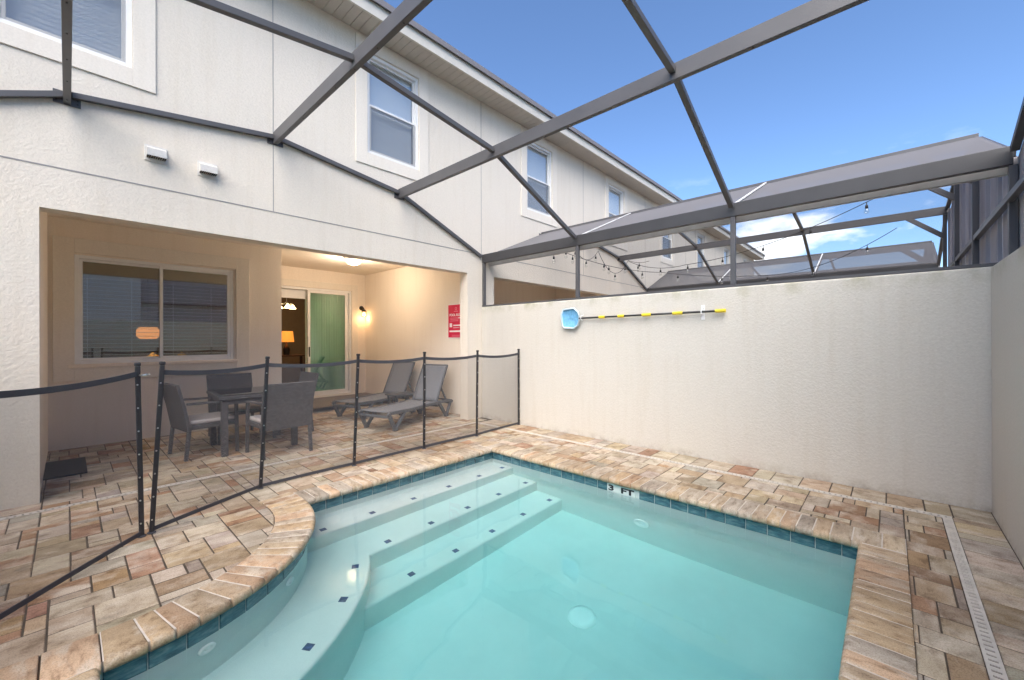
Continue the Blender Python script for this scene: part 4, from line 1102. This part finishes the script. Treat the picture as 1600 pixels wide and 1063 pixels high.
hk = thing('wall_hook', 'white hook beside the head of the skimmer net', 'hook', (PW, 3.24, 1.6))
obj('hook', MB().tube([(PW, 3.24, 1.74), (PW - .06, 3.24, 1.73), (PW - .07, 3.24, 1.69), (PW - .05, 3.24, 1.67), (PW, 3.24, 1.66)], .005, 8), 'white_vinyl', hk)

# ------------------------------------------------------------------ sign
sg = thing('wall_sign', 'red pool rules sign with white lettering, on the porch side wall', 'sign', (SIDE, 5.98, 1.74))
sx_ = SIDE - .010; sy0, sy1, sz0, sz1 = 5.74, 6.22, 1.42, 2.06
obj('board', MB().box(sx_, SIDE - .001, sy0, sy1, sz0, sz1), 'sign_white', sg, bevel=.002)
obj('red_face', MB().box(sx_ - .002, sx_ - .0005, sy0 + .012, sy1 - .012, sz0 + .012, sz1 - .012), 'sign_red', sg)
M_SIGN = lambda y, z: Matrix.Translation((sx_ - .004, y, z)) @ Matrix.Rotation(R(-90), 4, 'Z') @ Matrix.Rotation(R(90), 4, 'X')
me = text_mesh('POOL RULES', .066, bold=.0015); me.materials.append(MATS['sign_white']); o = obj('lettering', me, None, sg); o.matrix_basis = M_SIGN(5.98, 1.855)
pr_ = MB()
def bar(y, z, w_, h_): pr_.box(sx_ - .0045, sx_ - .0022, y - w_ / 2, y + w_ / 2, z - h_ / 2, z + h_ / 2)
for z in (1.80, 1.775, 1.745): bar(6.03, z, .24, .010)
for z in (1.475, 1.455): bar(5.98, z, .24, .007)
obj('fine_print', pr_, 'sign_pink', sg, kind='stuff')
pr_ = MB(); bar(5.85, 1.798, .12, .016); bar(6.13, 1.665, .07, .075); bar(5.95, 1.66, .22, .024); bar(5.98, 1.55, .38, .032); bar(5.97, 1.615, .18, .008)
obj('bold_print', pr_, 'sign_white', sg, kind='stuff')
obj('emblem', MB().lathe((sx_ - .003, 5.98, 1.975), [(.030, 0), (.030, -.0015), (.018, -.0015), (.018, 0)], 20, 'x').box(sx_ - .0045, sx_ - .0022, 5.92, 6.04, 1.917, 1.931), 'sign_pink', sg)

# ------------------------------------------------------------------ lamps (all lit in the photograph)
def point(name, loc, energy, col, rad, parent):
    d = bpy.data.lights.new(name, 'POINT'); d.energy = energy; d.color = col; d.shadow_soft_size = rad
    o = bpy.data.objects.new(name, d); COL.objects.link(o); o.location = loc; o.visible_glossy = False
    o.parent = parent; o.matrix_parent_inverse = Matrix.Translation(-parent.location)
fl = thing('ceiling_lamp', 'lit frosted bowl lamp on the porch ceiling', 'ceiling lamp', (3.72, 7.56, CEIL))
fc = (3.72, 7.56)
obj('canopy', MB().lathe((*fc, CEIL), [(.15, 0), (.155, -.03), (.15, -.044)], 28), 'bright_metal', fl, smooth=True)
obj('glass_bowl', MB().lathe((*fc, CEIL - .045), [(.155, 0), (.145, -.035), (.11, -.07), (.06, -.09), (.015, -.098), (.0005, -.098)], 28), 'bowl_glow', fl, smooth=True)
obj('finial', MB().lathe((*fc, CEIL - .143), [(.012, 0), (.014, -.008), (.006, -.018), (.0004, -.02)], 12), 'bright_metal', fl, smooth=True)
point('bulb_light', (fc[0], fc[1], CEIL - .28), 23, (1.0, .80, .60), .10, fl)
sc_ = thing('wall_lantern', 'lit black wall lantern beside the sliding door', 'wall lamp', (4.86, DWY, 2.08))
lx, ly = 4.85, DWY - .13
obj('backplate', MB().lathe((lx, DWY - .001, 2.16), [(.055, 0), (.055, -.015), (.03, -.025), (.0005, -.026)], 18, 'y'), 'lamp_black', sc_, smooth=True)
obj('arm', MB().tube([(lx, DWY - .02, 2.16), (lx, DWY - .08, 2.175), (lx, ly, 2.15), (lx, ly, 2.11)], .010, 8), 'lamp_black', sc_)
obj('roof_cap', MB().lathe((lx, ly, 2.075), [(.062, 0), (.058, .012), (.03, .04), (.01, .05), (.0004, .05)], 14), 'lamp_black', sc_)
cg = MB()
for k in range(6):
    a = 2 * math.pi * k / 6; cg.beam((lx + .052 * math.cos(a), ly + .052 * math.sin(a), 1.95), (lx + .052 * math.cos(a), ly + .052 * math.sin(a), 2.075), .006, .006)
cg.lathe((lx, ly, 1.945), [(.056, 0), (.056, .010), (.045, .010), (.045, 0), (.056, 0)], 14)
obj('cage', cg, 'lamp_black', sc_)
obj('bulb', MB().lathe((lx, ly, 1.955), [(.0004, 0), (.022, .012), (.032, .04), (.028, .07), (.015, .10), (.0004, .10)], 14), 'sconce_glow', sc_, smooth=True)
point('bulb_light', (lx, ly - .02, 1.93), 1.8, (1.0, .56, .24), .05, sc_)
ch = thing('chandelier', 'lit three-shade chandelier seen through the open sliding door', 'chandelier', (3.75, 11.2, 2.3))
obj('stem', MB().tube([(3.75, 11.2, 2.78), (3.75, 11.2, 2.33)], .010, 8).lathe((3.75, 11.2, 2.77), [(.05, 0), (.04, -.02)], 14), 'bright_metal', ch)
for a in (20, 140, 260):
    ax, ay = 3.75 + .17 * math.cos(R(a)), 11.2 + .17 * math.sin(R(a))
    obj('arm', MB().tube([(3.75, 11.2, 2.35), ((3.75 + ax) / 2, (11.2 + ay) / 2, 2.30), (ax, ay, 2.33), (ax, ay, 2.29)], .007, 6), 'bright_metal', ch)
    obj('shade', MB().lathe((ax, ay, 2.19), [(.085, 0), (.06, .03), (.04, .07), (.02, .10), (.0004, .10)], 16), 'shade_glow', ch, smooth=True)
point('bulb_light', (3.75, 11.2, 2.1), 12, (1.0, .62, .28), .12, ch)
ct = thing('console_table', 'dark console table inside the room, under the orange lamp', 'table', (3.95, 11.6, .1))
obj('table_top', MB().box(3.35, 4.35, 11.4, 11.8, .96, 1.0), 'dark_wood', ct, bevel=.006)
for xx in (3.4, 4.3):
    for yy in (11.44, 11.76): obj('leg', MB().box(xx - .025, xx + .025, yy - .025, yy + .025, .10, .958), 'dark_wood', ct)
tl_ = thing('table_lamp', 'table lamp with glowing orange shade inside the room', 'table lamp', (3.88, 11.6, 1.0))
obj('lamp_base', MB().lathe((3.88, 11.6, 1.001), [(.07, 0), (.075, .05), (.085, .14), (.06, .22), (.02, .27), (.012, .36)], 18), 'lamp_black', tl_, smooth=True)
obj('lamp_shade', MB().lathe((3.88, 11.6, 1.34), [(.18, 0), (.15, .28)], 28), 'lampshade_glow', tl_, smooth=True)
point('bulb_light', (3.88, 11.6, 1.48), 4, (1.0, .42, .12), .05, tl_)
pd = thing('pendant_lamp', 'glowing orange drum pendant seen through the porch window blinds', 'pendant lamp', (.95, 9.5, 1.6))
obj('cord', MB().tube([(.95, 9.5, 2.78), (.95, 9.5, 1.62)], .004, 6), 'cord_black', pd)
obj('drum_shade', MB().lathe((.95, 9.5, 1.42), [(.11, 0), (.155, .05), (.155, .15), (.12, .20)], 24), 'pendant_glow', pd, smooth=True)
point('bulb_light', (.95, 9.5, 1.52), 4, (1.0, .5, .2), .05, pd)
sf = thing('sofa', 'dark sofa inside the room behind the porch window', 'sofa', (1.2, 9.4, .1))
obj('base', MB().box(.2, 2.0, 9.0, 9.8, .12, .5), 'sofa_cloth', sf, bevel=.04); obj('back', MB().box(.2, 2.0, 9.62, 9.85, .501, 1.12), 'sofa_cloth', sf, bevel=.05)
for k, xx in enumerate((1.02, 1.42)):
    pm = MB(); s_ = .17
    pm.add([(xx, 9.45, 1.02 - s_), (xx + s_, 9.5, 1.02), (xx, 9.58, 1.02 + s_), (xx - s_, 9.5, 1.02), (xx, 9.38, 1.02), (xx, 9.60, 1.0)], [(0, 1, 4), (1, 2, 4), (2, 3, 4), (3, 0, 4), (1, 0, 5), (2, 1, 5), (3, 2, 5), (0, 3, 5)])
    tag(obj('cushion', pm, 'pillow_yellow'), ('left', 'right')[k] + ' yellow cushion behind the porch window', 'cushion', 'yellow cushions')
for k, (xx, yy) in enumerate(((1.3, 10.3), (1.75, 10.9))):
    tag(obj('downlight', MB().lathe((xx, yy, 2.775), [(.07, 0), (.055, -.004), (.0004, -.004)], 16), 'downlight_glow'), ('nearer', 'farther')[k] + ' round downlight in the ceiling behind the porch window', 'downlight', 'recessed ceiling lights')

# ------------------------------------------------------------------ bulb strings next door
def strand(label, pts, drops, bulbs):
    t = thing('string_lights', label, 'string lights', pts[0])
    path = []
    for (a, b_), sag in zip(zip(pts, pts[1:]), drops):
        a, b_ = Vector(a), Vector(b_)
        for k in range(16 if b_ is Vector(pts[-1]) else 16):
            f = k / 16; path.append(a.lerp(b_, f) - Vector((0, 0, 4 * sag * f * (1 - f))))
    path.append(Vector(pts[-1]))
    obj('cable', MB().tube(path, .0055, 6), 'cord_black', t)
    cum = [0]
    for p, q in zip(path, path[1:]): cum.append(cum[-1] + (q - p).length)
    for k in range(bulbs):
        s_ = cum[-1] * (k + .5) / bulbs; i = max(j for j in range(len(cum)) if cum[j] <= s_); i = min(i, len(path) - 2)
        p = path[i].lerp(path[i + 1], (s_ - cum[i]) / max(1e-6, cum[i + 1] - cum[i]))
        x, y, z = p
        so = obj('socket', MB().lathe((x, y, z), [(.0004, .004), (.006, .002), (.006, -.04), (.017, -.05), (.022, -.095), (.014, -.097)], 10), 'cord_black', t, smooth=True)
        obj('bulb', MB().lathe((x, y, z - .096), [(.014, 0), (.030, -.03), (.034, -.055), (.022, -.08), (.0004, -.09)], 12), 'bulb_glass', so, smooth=True)
strand('clear bulb string swagged along the front of the house next door', [(6.2, 4.8, 3.10), (7.15, 4.9, 3.42), (8.4, 5.0, 3.45), (9.7, 4.9, 3.40), (10.05, 4.5, 3.38)], [.16, .28, .42, .05], 9)
strand('clear bulb string crossing the yard next door, rising to the right', [(9.9, 5.0, 3.42), (9.2, 3.3, 3.02), (8.3, -.1, 3.64)], [.12, .18], 7)
strand('clear bulb string low over the far side of the yard next door', [(6.8, 5.1, 3.28), (9.6, 4.0, 2.98), (10.9, 2.0, 2.85), (10.0, -.1, 3.36)], [.12, .06, .18], 8)

# ------------------------------------------------------------------ houses across the back (seen only mirrored in the porch window)
op = thing('townhouse', 'cream stucco house across the back, mirrored in the porch window', 'house', (2, -7.6, 0))
obj('wall', MB().box(-9, 14, -7.8, -7.55, -.05, 5.6), 'stucco', op)
rfm = MB(); rfm.add([(-9.4, -7.1, 5.62), (14.4, -7.1, 5.62), (14.4, -11.5, 7.6), (-9.4, -11.5, 7.6), (-9.4, -7.1, 5.5), (14.4, -7.1, 5.5)], [(0, 1, 2, 3), (4, 5, 1, 0)]); obj('roof', rfm, 'shingle', op)
for xx in (-4.5, -1.2, 2.2, 5.4, 8.8):
    wq = obj('window', frame_mb(xx, xx + .86, 4.02, 5.4, .05, -7.56, -7.52), 'white_vinyl', op); obj('pane', MB().box(xx + .05, xx + .81, -7.549, -7.542, 4.07, 5.35), 'glass', wq)
